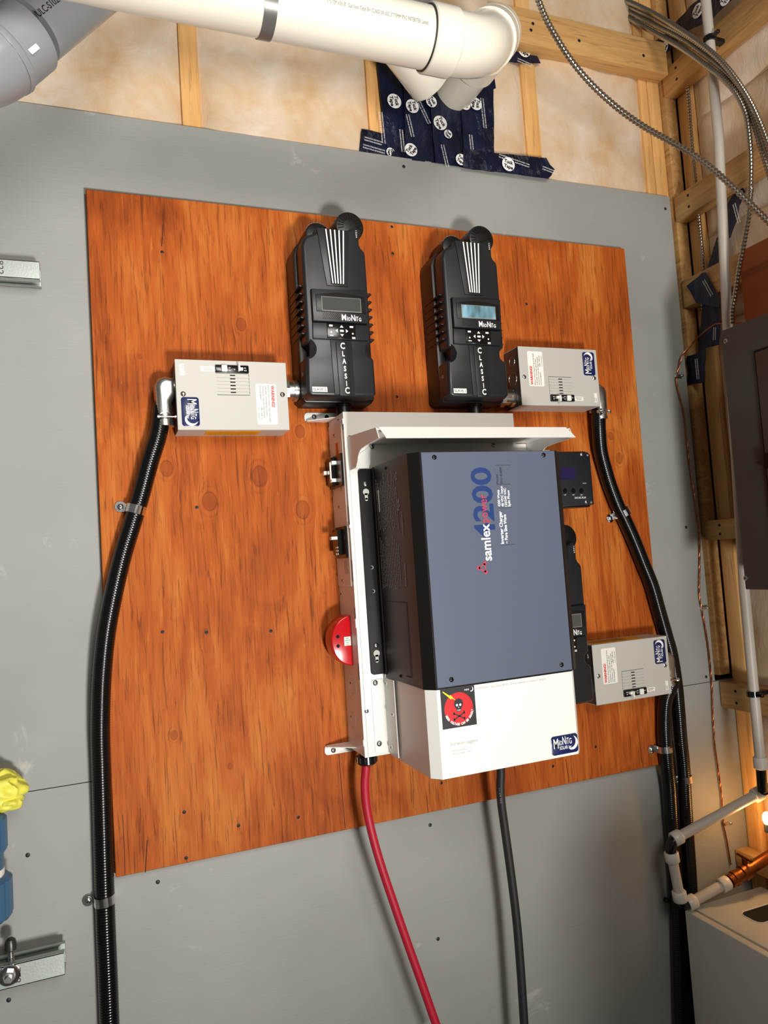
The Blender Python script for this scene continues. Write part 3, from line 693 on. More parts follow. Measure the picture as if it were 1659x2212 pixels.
def breaker_box(O, flip, bottom_label):
    """O = lower-left corner on the board; flip turns the front through half a turn"""
    t = thing('breaker_box', 'x', 'breaker box', O + Vector((BW / 2, 0, 0)))
    c = O + Vector((BW / 2, 0, BH / 2)); s = -1 if flip else 1
    U = UX * s; V = UZ * s
    def pt(a, b, d): return Vector((c.x, 0, c.z)) + U * (a - BW / 2) + V * (b - BH / 2) + OUT * d
    def pl(bm, pts, d0, d1, bev=0): prism(bm, pts, pt(0, 0, d0), U, V, d1 - d0, bev); return bm
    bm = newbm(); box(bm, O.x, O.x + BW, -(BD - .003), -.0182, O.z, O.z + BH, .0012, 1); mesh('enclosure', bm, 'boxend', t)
    bm = newbm(); box(bm, O.x - .0012, O.x + BW + .0012, -BD, -(BD - .0026), O.z - .0012, O.z + BH + .0012, .0008, 1)
    for z_ in (O.z - .0012, O.z + BH): box(bm, O.x - .0002, O.x + BW + .0002, -(BD - .002), -.0182, z_, z_ + .0012)
    co = mesh('cover_plate', bm, 'boxgrey', t)
    # side knock-outs on the left end (dark like the end wall)
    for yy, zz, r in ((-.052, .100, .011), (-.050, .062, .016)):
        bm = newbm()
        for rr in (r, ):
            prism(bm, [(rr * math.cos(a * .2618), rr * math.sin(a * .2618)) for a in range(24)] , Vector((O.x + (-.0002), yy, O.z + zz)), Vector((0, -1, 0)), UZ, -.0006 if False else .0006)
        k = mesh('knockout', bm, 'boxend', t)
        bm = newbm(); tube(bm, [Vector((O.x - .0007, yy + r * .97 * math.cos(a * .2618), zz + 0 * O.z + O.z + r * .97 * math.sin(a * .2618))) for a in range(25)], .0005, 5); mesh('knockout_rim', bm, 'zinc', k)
    for a, b in ((.011, .0635), (.191, .0655)):
        add_screw(co, pt(a, b, BD), OUT, .0046, .0028, 'chrome')
    # dead-front slots
    bm = newbm()
    for i in range(6): pl(bm, [(.0955, .0985 - i * .0063), (.1050, .0985 - i * .0063), (.1050, .1005 - i * .0063), (.0955, .1005 - i * .0063)], BD, BD + .0003)
    pl(bm, [(.071, .0628), (.1305, .0628), (.1305, .0636), (.071, .0636)], BD, BD + .0003)
    for i in range(6): pl(bm, [(.1297, .0655 + i * .0064), (.1303, .0655 + i * .0064), (.1303, .0705 + i * .0064), (.1297, .0705 + i * .0064)], BD, BD + .0003)
    mesh('dead_front_slots', bm, 'deep', co)
    bm = newbm()
    for i in range(5): pl(bm, [(.071, .0690 + i * .0064), (.1290, .0690 + i * .0064), (.1290, .0693 + i * .0064), (.071, .0693 + i * .0064)], BD, BD + .0003)
    mesh('score_lines', bm, 'greyink', co)
    # breaker
    bm = newbm(); pl(bm, rrect(.0695, .1300, .1032, .1175, .0015, 2), BD, BD + .004, .0006); br = mesh('circuit_breaker', bm, 'gloss', t)
    bm = newbm(); pl(bm, rrect(.0800, .0905, .1048, .1168, .002, 3), BD + .004, BD + .0075, .0008); mesh('white_button', bm, 'label', br)
    bm = newbm(); pl(bm, [(.1095, .1060), (.1130, .1060), (.1130, .1190), (.1095, .1190)], BD + .004, BD + .013, .0008); pl(bm, [(.1130, .1072), (.1185, .1072), (.1185, .1125), (.1130, .1125)], BD + .004, BD + .010, .0008); mesh('toggle', bm, 'label', br)
    bm = newbm()
    for s_, a, b, h, ln in (('ON', .0932, .1115, .0024, .0035), ('OFF', .0932, .1065, .0024, .0042), ('C 30', .0985, .1085, .0026, .0065), ('(=)', .0735, .1085, .0026, .0042), ('DC', .1212, .1115, .0022, .0040), ('80A', .1212, .1070, .0022, .0048)):
        text(bm, s_, pt(a, b, BD + .004), U, V, h, ln)
    mesh('breaker_lettering', bm, 'print', br)
    bm = newbm(); pl(bm, [(.0440, .1062), (.0693, .1062), (.0693, .1148), (.0440, .1148)], BD, BD + .0003); la = mesh('circuit_label', bm, 'label', co)
    bm = newbm(); text(bm, 'Solar Array', pt(.050, .1112, BD + .0003), U, V, .0018, .013); text(bm, 'Disconnect Breaker', pt(.048, .1082, BD + .0003), U, V, .0018, .017); mesh('lettering', bm, 'ink', la)
    bm = newbm(); pl(bm, rrect(.0068, .0162, .0975, .1180, .001, 2), BD, BD + .0003); la = mesh('small_label', bm, 'label', co)
    bm = newbm()
    for i, s_ in enumerate(('TIGHTEN ALL LUGS', 'IN-LB 35', 'CU ONLY')): text(bm, s_, pt(.0145 - i * .0030, .1165, BD + .0003), V * -1, U, .0015, (.017, .009, .008)[i])
    mesh('lettering', bm, 'ink', la)
    # warning label, words run down the box
    bm = newbm(); pl(bm, rrect(.1415, .1795, .0090, .0850, .003, 3), BD, BD + .0003); wl = mesh('warning_label', bm, 'label', co)
    bm = newbm(); text(bm, 'WARNING!', pt(.1700, .0825, BD + .0003), V * -1, U, .0058, .041, .0003); mesh('warning_word', bm, 'redink', wl)
    bm = newbm()
    for i, (s_, ln) in enumerate((('Electric shock hazard if ground fault', .069), ('indicated, normally grounded', .057), ('conductors may be ungrounded', .061), ('and energized.', .028))):
        text(bm, s_, pt(.1640 - i * .0050, .0825, BD + .0003), V * -1, U, .0028, ln)
    text(bm, 'NEC 690.5C', pt(.1490, .0420, BD + .0003), V * -1, U, .0028, .025); text(bm, 'www.solarlabels', pt(.1440, .0420, BD + .0003), V * -1, U, .0016, .024)
    mesh('lettering', bm, 'ink', wl)
    badge(co, pt(.0375 if True else 0, .0575, BD), V * -1, U, .0525, .0310) if False else badge(co, pt(.0065, .0580, BD), V * -1, U, .0525, .0310)
    if bottom_label:
        z = O.z - .0012 if bottom_label == 'bottom' else O.z + BH + .0012
        bm = newbm(); x0, x1 = (O.x + .050, O.x + .150) if bottom_label == 'bottom' else (O.x + .012, O.x + .150)
        d = -.0004 if bottom_label == 'bottom' else .0004
        box(bm, x0, x1, -(BD - .010), -.030, min(z, z + d), max(z, z + d)); yl = mesh('yellow_label', bm, 'yellow', t)
        bm = newbm()
        n = UZ * -1 if bottom_label == 'bottom' else UZ
        for i in range(4):
            text(bm, 'CAUTION SOLAR DISCONNECT', Vector((x0 + .006, -(BD - .018) + i * .009, z + d * 1.1)), UX, UY if bottom_label == 'bottom' else UY, .003, .088)
        mesh('lettering', bm, 'ink', yl)
    return t
b1 = breaker_box(Vector((.1455, -.018, 1.7510)), False, 'bottom'); tag(b1, 'grey breaker box left of the two upper controllers, its yellow label underneath', 'breaker box', 'grey breaker boxes')
b2 = breaker_box(Vector((.8565, -.018, 1.8045)), True, None); tag(b2, 'grey breaker box at the upper right, beside the SLAVE 1 controller', 'breaker box', 'grey breaker boxes')
b3 = breaker_box(Vector((.9815, -.018, 1.1575)), True, 'top'); tag(b3, 'grey breaker box at the lower right, a yellow label on its top', 'breaker box', 'grey breaker boxes')

# ---- cast conduit fittings
def fitting(label, O, side, down=.062):
    """angle connector on a box side: body, screwed cover, clamp with bolt; side -1 left of box, +1 right"""
    t = thing('conduit_elbow', label, 'conduit fitting', O); x, y, z = O; s = side
    bm = newbm()
    prof = [(0, .006), (0, -.024), (s * .020, -.024)] + [(s * (.012 + .014 * math.cos(math.radians(a))), -.008 + .020 * math.sin(math.radians(a)) + .004) for a in range(0, 100, 15)]
    prof = [(-s * .002, .010), (-s * .002, -.020), (s * .007, -.034), (s * .007, -down + .004), (s * .034, -down), (s * .036, -.004), (s * .030, .008), (s * .018, .014)]
    prism(bm, prof if s < 0 else prof[::-1], Vector((x, y + .018, z)), UX, UZ, .036, .011, 4)
    body = mesh('cast_body', bm, 'cast', t)
    bm = newbm(); lathe(bm, (x - s * .012, y, z - .004), (x + s * .02, y, z - .004), [(0, .011), (.006, .011), (.006, .0185), (.0145, .0185), (.0145, .015), (.022, .015)], 20); mesh('locknut', bm, 'zinc', t)
    bm = newbm(); lathe(bm, (x + s * .0205, y, z - down + .008), (x + s * .0205, y, z - down - .02), [(0, .0165), (.016, .0165), (.016, .0175), (.022, .0175)], 20); mesh('clamp_ring', bm, 'cast', t)
    bm = newbm(); lathe(bm, (x - s * .000, y - .021, z - down + .0), (x + s * .06, y - .021, z - down + .0), [(0, .0035), (.004, .0035), (.004, .0016), (.030, .0016), (.030, .0038), (.034, .0038), (.034, .002)], 12); mesh('clamp_bolt', bm, 'chrome', t)
    return t
fitting('cast metal elbow on the left end of the left breaker box', Vector((.1455, -.047, 1.838)), -1)
fitting('cast metal elbow at the right end of the upper right breaker box', Vector((1.0575, -.047, 1.846)), 1, .052)
fitting('cast metal elbow at the right end of the lower right breaker box', Vector((1.1825, -.047, 1.232)), 1, .050)
def nipple(label, a, b, r):
    t = thing('conduit_nipple', label, 'conduit fitting', a); L_ = (Vector(b) - Vector(a)).length
    bm = newbm(); lathe(bm, a, b, [(0, r), (L_, r)], 20); mesh('tube', bm, 'cast', t)
    bm = newbm(); d = (Vector(b) - Vector(a)).normalized(); lathe(bm, Vector(a) + d * L_ * .12, b, [(0, r * 1.25), (L_ * .22, r * 1.25)], 8); mesh('hex_nut', bm, 'zinc', t)
    bm = newbm(); lathe(bm, Vector(b) - d * L_ * .3, b, [(0, r * 1.2), (L_ * .2, r * 1.2)], 20); mesh('collar', bm, 'zinc', t)
nipple('short metal nipple joining the left breaker box to the SLAVE 2 controller', (.3455, -.047, 1.832), (.3750, -.047, 1.832), .0175)
nipple('short metal nipple joining the SLAVE 1 controller to the upper right breaker box', (.8145, -.047, 1.826), (.8565, -.047, 1.826), .0165)
nipple('short metal nipple between the hidden controller and the lower right breaker box', (.9610, -.047, 1.186), (.9815, -.047, 1.186), .0165)

# ================================================================== WHITE DISTRIBUTION CABINET
ex0, ex1, ez0, ez1, eD = .4425, .811, 1.1395, 1.7785, .1115
t = thing('distribution_cabinet', 'tall white sheet-metal cabinet behind the slate blue inverter, breakers on its left side', 'electrical cabinet', (.62, -.018, ez0))
bm = newbm(); box(bm, ex0, ex1, -(eD - .0022), -.0182, ez0, ez1, .0008, 1); cab = mesh('cabinet_body', bm, 'white', t)
bm = newbm(); box(bm, ex0 - .0004, ex1 + .0004, -eD, -(eD - .0016), ez0 - .0004, ez1 + .0004, .0005, 1); door = mesh('cabinet_door', bm, 'white', t)
# folded cover strip on the left side and door latches
bm = newbm(); box(bm, ex0 - .0016, ex0, -.100, -.020, 1.452, ez1 - .012, .0004, 1); strip = mesh('side_cover', bm, 'white', t)
for z0, z1 in ((1.7555, 1.7660), (1.560, 1.566), (1.375, 1.392), (1.160, 1.172)):
    bm = newbm(); box(bm, ex0 - .0022, ex0 + .002, -(eD + .0012), -(eD - .004), z0, z1, .0005, 1); mesh('door_tab', bm, 'white', door)
for z0, z1 in ((1.566, 1.600), (1.392, 1.412), (1.46, 1.50), (1.745, 1.755), (1.28, 1.31)):
    bm = newbm(); box(bm, ex0 - .0007, ex0 + .001, -(eD - .0018), -(eD - .0044), z0, z1); mesh('door_gap', bm, 'deep', door)
# side breakers
def side_box(bm, y0, y1, z0, z1, h, bev=.0008): box(bm, ex0 - .0016 - h, ex0 - .0016, -y1, -y0, z0, z1, bev, 1); return bm
br = mesh('double_breaker', side_box(newbm(), .008 + .012, .0985, 1.641, 1.703, .004), 'gloss', t)
for y0, z0 in ((.030, 1.672), (.058, 1.688), (.050, 1.655)):
    mesh('breaker_handle', side_box(newbm(), y0, y0 + .014, z0 - .003, z0 + .004, .022 if y0 < .04 else .014), 'label', br)
bm = newbm(); box(bm, ex0 - .018, ex0 - .0150, -.065, -.062, 1.657, 1.690, .0006, 1); mesh('handle_tie', bm, 'label', br)
mesh('breaker_shoulder', side_box(newbm(), .026, .060, 1.646, 1.700, .011), 'gloss', br)
br2 = mesh('triple_breaker', side_box(newbm(), .036, .0945, 1.505, 1.565, .004), 'gloss', t)
mesh('breaker_shoulder', side_box(newbm(), .040, .074, 1.512, 1.560, .012), 'gloss', br2)
mesh('breaker_handle', side_box(newbm(), .058, .072, 1.541, 1.547, .024), 'label', br2)
for yy in (.058, .068):
    for zz in (1.512, 1.518, 1.524): mesh('breaker_button', side_box(newbm(), yy, yy + .005, zz, zz + .0035, .0128), 'label', br2)
# letterings on the strip (read sideways, as in the place)
def side_text(parent, s, y, z, h, ln, m='ink', vertical=True):
    bm = newbm(); text(bm, s, Vector((ex0 - .0017, -y, z)), UZ if vertical else OUT, (UY * 1) if vertical else UZ, h, ln); return bm
bm = newbm()
for s_, y, z, h, ln in (('AC INPUT BYPASS', .0235, 1.720 - .03, .0035, .030), ('INVERTER', .080, 1.632, .0040, .014), ('SURGE', .030, 1.628, .0040, .010),
                        ('INVERTER OUTPUT', .088, 1.476, .0028, .026), ('DC INPUT BREAKER', .080, 1.474, .0028, .026), ('MAIN BATTERY', .072, 1.476, .0028, .024)):
    text(bm, s_, Vector((ex0 - .0017, -y, z)), UZ, UY, h, ln)
mesh('printed_legend', bm, 'brass' if False else 'greyink', strip)
mesh('orange_sticker', side_box(newbm(), .061, .076, 1.700 + .004, 1.727, .0004, 0), 'orange', strip)
for y, z, r in ((.057, 1.744, .0055), (.060, 1.604, .0055), (.028, 1.436, .002), (.052, 1.462, .005), (.053, 1.267, .0022), (.043, 1.202, .0018), (.084, 1.769, .0012)):
    xx = ex0 - (.0016 if z > 1.452 else 0)
    if r > .004: add_screw(t, (xx, -y, z), LEFT, r * .8, .002, 'zinc')
    else:
        bm = newbm(); lathe(bm, (xx + .001, -y, z), (xx - 1, -y, z), [(0, r), (.0014, r)], 12); mesh('punched_hole', bm, 'deep', t)
for y, z, r in ((.060, 1.262, .026), (.060, 1.262, .0145), (.055, 1.198, .014)):
    bm = newbm(); n_ = 40
    prs = [Vector((ex0 - .0002, -y + r * math.cos(a * math.tau / n_), z + r * math.sin(a * math.tau / n_))) for a in range(n_ + 1)]
    tube(bm, prs, .0004, 6); mesh('knockout_ring', bm, 'boxgrey', t)
# red D-shaped cover with two holes
def dsh(cx, z0, z1, w, n=22): 
    zc, h = (z0 + z1) / 2, (z1 - z0) / 2
    return [(cx, z0), (cx, z1)] + [(cx - w * math.sin(math.pi * k / n), zc + h * math.cos(math.pi * k / n)) for k in range(1, n)]
bm = newbm(); plate(bm, dsh(ex0 - .0002, 1.303, 1.397, .040), .040, .079, .0025, 3); rd = mesh('red_breaker_guard', bm, 'redp', t)
bm = newbm()
for x_, z_ in ((.4150, 1.3595), (.4145, 1.3420)): plate(bm, circ(x_, z_, .0034, 16), .079, .0793)
mesh('lock_hole', bm, 'deep', rd)
bm = newbm(); plate(bm, [(.4270, 1.341), (.4400, 1.341), (.4400, 1.3575), (.4270, 1.3575)], .079, .0793); ml = mesh('guard_label', bm, 'mint', rd)
bm = newbm()
for i, s_ in enumerate(('MAIN', 'INVERTER', 'SHUT', 'OFF')): text(bm, s_, Vector((.4335, -.0793, 1.3535 - i * .0038)), UX, UZ, .0021, (.006, .0105, .006, .0045)[i], align='CENTER')
mesh('lettering', bm, 'ink', ml)
# mounting ears top and bottom
for z0, z1, shz, up, px_ in ((1.777, 1.7955, 1.7775, False, ((.413, 1.787), (.439, 1.787))), (1.131, 1.1495, 1.1485, True, ((.410, 1.139), (.4385, 1.142)))):
    bm = newbm(); plate(bm, rrect(.393, .462, z0, z1, .007, 4), .0185, .0205, .0004); ear = mesh('mounting_ear', bm, 'white', t)
    bm = newbm(); prism(bm, [(.396, -.0205), (ex0, -.0205), (ex0, -.066), (.396, -.030)], Vector((0, 0, shz - .001)), UX, UY, .0016); mesh('gusset', bm, 'white', ear)
    for j, (a, b) in enumerate(px_):
        if j == 0: add_screw(ear, (a, -.0205, b), OUT, .0048, .003, 'zinc')
        else:
            bm = newbm(); lathe(bm, (a, -.0200, b), (a, -1, b), [(0, .0045), (.0008, .0045)], 14); mesh('punched_hole', bm, 'deep', ear)
# screws on the cabinet front
for px, py in ((755.5, 945.5), (1066, 943), (1066, 961), (792, 1536)): add_screw(door, P(px, py, eD), OUT, .0045, .003, 'zinc')
# black gland under the cabinet
t = thing('cable_gland', 'ribbed black cable gland at the bottom of the white cabinet, above the red cable', 'cable gland', (.4600, -.076, 1.122))
bm = newbm(); n_ = 12
prof_ = [(0, .014), (.004, .014), (.004, .0185), (.017, .0185), (.020, .0150)]
lathe(bm, (.4560, -.080, ez0 - .0005), (.4560, -.080, 0), prof_, 24); mesh('gland_body', bm, 'gloss', t)
for k in range(n_):
    a = math.tau * k / n_; bm = newbm(); c_ = Vector((.4560 + .0185 * math.cos(a), -.080 + .0185 * math.sin(a), 0))
    box(bm, c_.x - .0016, c_.x + .0016, c_.y - .0016, c_.y + .0016, ez0 - .016, ez0 - .005, .0005, 1); mesh('grip_rib', bm, 'gloss', t)

# ---- bracket carrying the inverter : hood with flared lip and two wings
t = thing('mounting_hood', 'white folded bracket with a wide lip flaring out just above the inverter', 'bracket', (.64, -.112, 1.72))
hx0, hx1, hD = .4495, .836, .262
bm = newbm(); box(bm, hx0, hx1, -hD, -(eD + .0005), 1.7165, 1.7185, .0003, 1); mesh('hood_top', bm, 'white', t)
bm = newbm()   # flared lip : a strip leaning outward
prism(bm, [(-hD, 1.7175), (-hD - .0015, 1.7190), (-hD - .0105, 1.7000), (-hD - .0090, 1.6990)], Vector((.4565, 0, 0)), UY, UZ, .0001)
bm.free(); bm = newbm()
lip0 = [Vector((hx0 + .004, -hD + .001, 1.7215)), Vector((hx1 - .006, -hD + .001, 1.7215)), Vector((hx1 + .006, -hD - .011, 1.7005)), Vector((hx0 + .012, -hD - .011, 1.7005))]
va = [bm.verts.new(p) for p in lip0]; vb = [bm.verts.new(p + Vector((0, .0016, -.0006))) for p in lip0]
bm.faces.new(va); bm.faces.new(vb[::-1])
for i in range(4): bm.faces.new((va[i], vb[i], vb[(i + 1) % 4], va[(i + 1) % 4]))
mesh('flared_lip', bm, 'white', t, smooth=0)
# wings (planes facing left / right) : concave lower edge
def wing(x, name):
    bm = newbm()
    pts = [(-eD - .001, 1.7310), (-hD, 1.7200), (-hD - .011, 1.7000), (-.205, 1.6985), (-.195, 1.6975)] + [(-.190 + .030 * math.sin(math.radians(a)) , 1.6720 + .0255 * math.cos(math.radians(a))) for a in range(10, 90, 16)] + [(-.150, 1.668), (-eD - .001, 1.6670)]
    prism(bm, pts, Vector((x, 0, 0)), UY, UZ, .0016); mesh(name, bm, 'white', t, smooth=0)
wing(hx0 - .0016, 'wing'); wing(hx1, 'wing')
# back plate with screws and curved corner, standing on the cabinet front
bm = newbm(); plate(bm, [(.4480, 1.1420), (.4480, 1.6700), (.4620, 1.6700), (.4640, 1.6850), (.4700, 1.6990), (.4850, 1.7080), (.4960, 1.7150), (.835, 1.7150), (.835, 1.1420)], eD, eD + .0022, .0004); bp = mesh('back_plate', bm, 'white', t)
for px, py in ((803, 964),): add_screw(bp, P(px, py, eD + .002), OUT, .0048, .003, 'zinc')
add_screw(bp, P(1066, 962, eD + .002), OUT, .0042, .003, 'zinc')
# L bracket beside the wiring compartment
bm = newbm(); plate(bm, rrect(.4620, .4890, 1.1430, 1.2780, .006, 3), eD + .0022, eD + .0042, .0004); box(bm, .4875, .4893, -.163, -(eD + .003), 1.1430, 1.2800, .0003, 1)
lb = mesh('corner_bracket', bm, 'white', t)
for z in (1.272, 1.162):
    add_screw(lb, (.4700, -(eD + .0042), z), OUT, .0050, .0034, 'zinc')
for y_, z in ((-.150, 1.218), (-.133, 1.156), (-.126, 1.270)): add_screw(lb, (.4875, y_, z), LEFT, .0040, .0018, 'white', 'rivet')

# ================================================================== INVERTER
ix0, ix1, iz0, iz1, iD = .5085, .7700, 1.2815, 1.6710, .3050
t = thing('inverter_charger', 'big slate blue and black inverter with 4200 printed sideways on its front', 'inverter', (.64, -.115, iz0))
sec = [(.4890, .1240), (.4900, .2880), (.5060, .3035), (.7740, .3035), (.7900, .2880), (.7900, .1240)]
bm = newbm(); prism(bm, [(x, -d) for x, d in sec], Vector((0, 0, iz0)), UX, UY, iz1 - iz0)
inv = mesh('inverter_casing', bm, 'sideblk', t, smooth=0)
bm = newbm(); box(bm, ix0, ix1, -iD, -.3034, iz0 + .0015, iz1 - .0005, .0005, 1); fp = mesh('front_plate', bm, 'slate', t)
for px, py in ((938, 988), (1174, 983), (975, 1468), (1213, 1436)): add_screw(fp, P(px, py, iD), OUT, .0040, .0022, 'gloss')
# mounting flange with keyholes
bm = newbm(); plate(bm, rrect(.4630, .4930, 1.2870, 1.6690, .006, 4), .1145, .1180, .0004); box(bm, .4870, .4900, -.130, -.115, 1.2870, 1.6690)
fl = mesh('mounting_flange', bm, 'matteblk', t)
for z in (1.640, 1.340):
    add_screw(fl, (.4755, -.118, z), OUT, .0050, .0034, 'zinc')
    bm = newbm(); plate(bm, circ(.4757, z - .0145, .0062, 16), .118, .1184); plate(bm, [(.4727, z - .029), (.4787, z - .029), (.4787, z - .017), (.4727, z - .017)], .118, .1184); plate(bm, circ(.4757, z - .0285, .0030, 12), .118, .1184)
    mesh('keyhole', bm, 'boxgrey', fl)
for z in (1.484, 1.440):
    bm = newbm(); plate(bm, circ(.4775, z, .0032, 14), .118, .1183); mesh('punched_hole', bm, 'boxgrey', fl)
    bm = newbm(); plate(bm, circ(.4768, z, .0026, 14), .1183, .1185); mesh('hole_shadow', bm, 'deep', fl)
# front writing, reading upward
def up(bm, s, px, py, h, ln, bold=0.0, pxe=None): text(bm, s, P(px, py, iD), UZ, -UX, h, ln, bold)
def ut(bm, s_, pxb, py0, py1, hpx, bold=0.0, lift=0.0):   # words reading upward, baseline at image column pxb from row py0 up to py1
    xb = P(pxb, (py0 + py1) / 2, iD).x; za = P(pxb, py0, iD).z; zb_ = P(pxb, py1, iD).z
    text(bm, s_, Vector((xb, -iD - lift, za)), UZ, -UX, hpx * .00090, zb_ - za, bold, .0003)
bm = newbm(); ut(bm, '4200', 1064, 1167, 1009, 42, .0013); mesh('number_lettering', bm, 'blueink', fp)
bm = newbm(); ut(bm, 'samlex', 1059, 1211, 1131, 19, .0005, .0004); mesh('maker_lettering', bm, 'print', fp)
bm = newbm(); ut(bm, 'power', 1052, 1129, 1068, 17, 0, .0005); mesh('maker_lettering', bm, 'pinkink', fp)
bm = newbm(); cc = [(P(a_, b_, iD).x, P(a_, b_, iD).z) for a_, b_ in ((1047, 1217), (1034, 1227), (1049, 1236))]
for x, z in cc: plate(bm, circ(x, z, .0034, 14), iD, iD + .0004)
for (x, z), (x2, z2) in zip(cc, cc[1:] + cc[:1]):
    d_ = Vector((x2 - x, 0, z2 - z)); u_ = d_.normalized(); w_ = u_.cross(OUT)
    prism(bm, [(0, -.0010), (d_.length, -.0010), (d_.length, .0010), (0, .0010)], Vector((x, -iD, z)), u_, w_ if u_.cross(w_).y < 0 else -w_, .0004)
mesh('maker_logo', bm, 'pinkink', fp)
bm = newbm()
ut(bm, 'Inverter Charger', 1086, 1175, 1104, 7, .0002); ut(bm, '~ Pure Sine Wave', 1095, 1174, 1111, 6.4, .0002)
for i, (s_, e_) in enumerate((('4200 Watts', 1058), ('48 VDC Input', 1050), ('120/240 VAC', 1054), ('Split Phase', 1059))): ut(bm, s_, 1079.5 + i * 7.2, 1094.5, e_, 5.2, .0001)
mesh('specification_lettering', bm, 'print', fp)
bm = newbm(); ut(bm, 'Model', 1076, 1044.5, 1025, 4.6); ut(bm, 'EVO-4248SP', 1084.5, 1044.5, 1009, 4.6)
for x0, x1, py in ((1070, 1102, 1005.6), (1073, 1103, 1047), (1076, 1106, 1098), (1081, 1113, 1178)):
    a_ = P(x0, py, iD); b_ = P(x1, py, iD); bl_ = newbm(); plate(bl_, [(a_.x, a_.z), (b_.x, a_.z), (b_.x, a_.z + .0005), (a_.x, a_.z + .0005)], iD, iD + .0003); mesh('divider_line', bl_, 'ink', fp)
mesh('model_lettering', bm, 'ink', fp)
# side print on the black left flank : plane x = .489
sx = .4888
def sp(px, py): return PX(px, py, sx)
bm = newbm()
def sidep(s, y, z, h, ln): text(bm, s, Vector((sx + (0.0), y, z)), UZ, UY, h, ln)
words = ['WARNING RISK OF ELECTRIC SHOCK DO NOT OPEN', 'CAUTION HOT SURFACE KEEP CLEAR OF VENTS', 'RISQUE DE CHOC ELECTRIQUE NE PAS OUVRIR', 'AC INPUT 120 240 VAC 60 HZ SPLIT PHASE', 'DC INPUT 48 VDC BATTERY ONLY', 'SUITABLE FOR INDOOR INSTALLATION ONLY']
yA = -.150
for i in range(13): sidep(words[i % 6], -.140 - i * .0078, 1.5480 + (i % 3) * .004, .0030, .098 - (i * 7 % 5) * .006)
for i in range(12): sidep(words[(i + 2) % 6], -.142 - i * .0078, 1.4440 + (i % 4) * .002, .0030, .094 - (i * 5 % 4) * .008)
sidep('FCC', -.2430, 1.5800, .0085, .020); sidep('ETL', -.2400, 1.6330, .0080, .014); sidep('THIS DEVICE COMPLIES WITH PART 15', -.2520, 1.5350, .0026, .042); sidep('SERIAL NUMBER', -.2500, 1.4500, .0028, .038)
mesh('side_lettering', bm, 'greyink', inv)
bm = newbm(); prism(bm, [(-.146, 1.585), (-.150, 1.585), (-.150, 1.625), (-.146, 1.625)], Vector((sx, 0, 0)), UY, UZ, -.0003 if UY.cross(UZ).x > 0 else .0003); mesh('serial_sticker', bm, 'label', inv)
bm = newbm()
for y0, y1, z0, z1 in ((-.150, -.243, 1.4215, 1.4222), (-.243, -.2436, 1.295, 1.4222), (-.222, -.243, 1.2950, 1.2957)):
    box(bm, sx - .0003, sx + .0003, min(y0, y1), max(y0, y1), z0, z1)
mesh('panel_outline', bm, 'deep', inv)
for y_, z_ in ((-.190, 1.660), (-.195, 1.292)): add_screw(inv, (sx + .0002, y_, z_), LEFT, .003, .0015, 'gloss')

# ================================================================== WIRING COMPARTMENT
t = thing('wiring_compartment', 'white box directly under the slate blue inverter, bearing a red skull warning sticker', 'electrical enclosure', (.64, -.115, 1.1375))
sec = [(.4925, .1145), (.4930, .2870), (.5065, .3040), (.7690, .3040), (.7830, .2880), (.7830, .1145)]
bm = newbm(); prism(bm, [(x, -d) for x, d in sec], Vector((0, 0, 1.1375)), UX, UY, iz0 - 1.1375 - .0015)
wc = mesh('compartment_shell', bm, 'white', t, smooth=0)
cD = .3040
def cp(px, py): return P(px, py, cD)
# skull sticker : corners from the place (tilted hardly at all)
s0 = Vector((.5128, -cD, 1.2160)); sw, sh = .0625, .0640
bm = newbm(); prism(bm, [(0, 0), (sw, 0), (sw, sh), (0, sh)], s0, UX, UZ, .0004); sk = mesh('skull_sticker', bm, 'ink', wc, label='black square sticker with red disc and skull')
bm = newbm(); cX, cZ = s0.x + sw * .50, s0.z + sh * .47
plate(bm, circ(cX, cZ, .0262, 40), cD + .0004, cD + .0006); mesh('red_disc', bm, 'skinred', sk)
bm = newbm(); hd = circ(cX, cZ + .0080, .0082, 20, -30, 210); hd = hd + [(cX - .0045, cZ - .0010), (cX - .0040, cZ - .0045), (cX + .0040, cZ - .0045), (cX + .0045, cZ - .0010)]
plate(bm, hd, cD + .0006, cD + .0008)
for sg in (-1, 1):
    a_ = Vector((cX - .0095 * sg, 0, cZ - .0072)); b_ = Vector((cX + .0095 * sg, 0, cZ - .0172)); u_ = (b_ - a_).normalized(); w_ = u_.cross(OUT)
    if u_.cross(w_).y > 0: w_ = -w_
    prism(bm, [(0, -.0010), ((b_ - a_).length, -.0010), ((b_ - a_).length, .0010), (0, .0010)], Vector((a_.x, -cD - .0006, a_.z)), u_, w_, .0002)
    for e in (a_, b_):
        for dz in (-.0011, .0011): plate(bm, circ(e.x, e.z + dz, .0015, 8), cD + .0006, cD + .0008)
mesh('skull_and_bones', bm, 'ink', sk)
bm = newbm()
for x_ in (-.0030, .0030): plate(bm, circ(cX + x_, cZ + .0058, .0020, 12), cD + .0008, cD + .0010)
plate(bm, [(cX - .0010, cZ + .0012), (cX + .0010, cZ + .0012), (cX, cZ + .0032)], cD + .0008, cD + .0010)
for k in range(4): plate(bm, [(cX - .0030 + k * .0017, cZ - .0034), (cX - .0021 + k * .0017, cZ - .0034), (cX - .0021 + k * .0017, cZ - .0018), (cX - .0030 + k * .0017, cZ - .0018)], cD + .0008, cD + .0010)
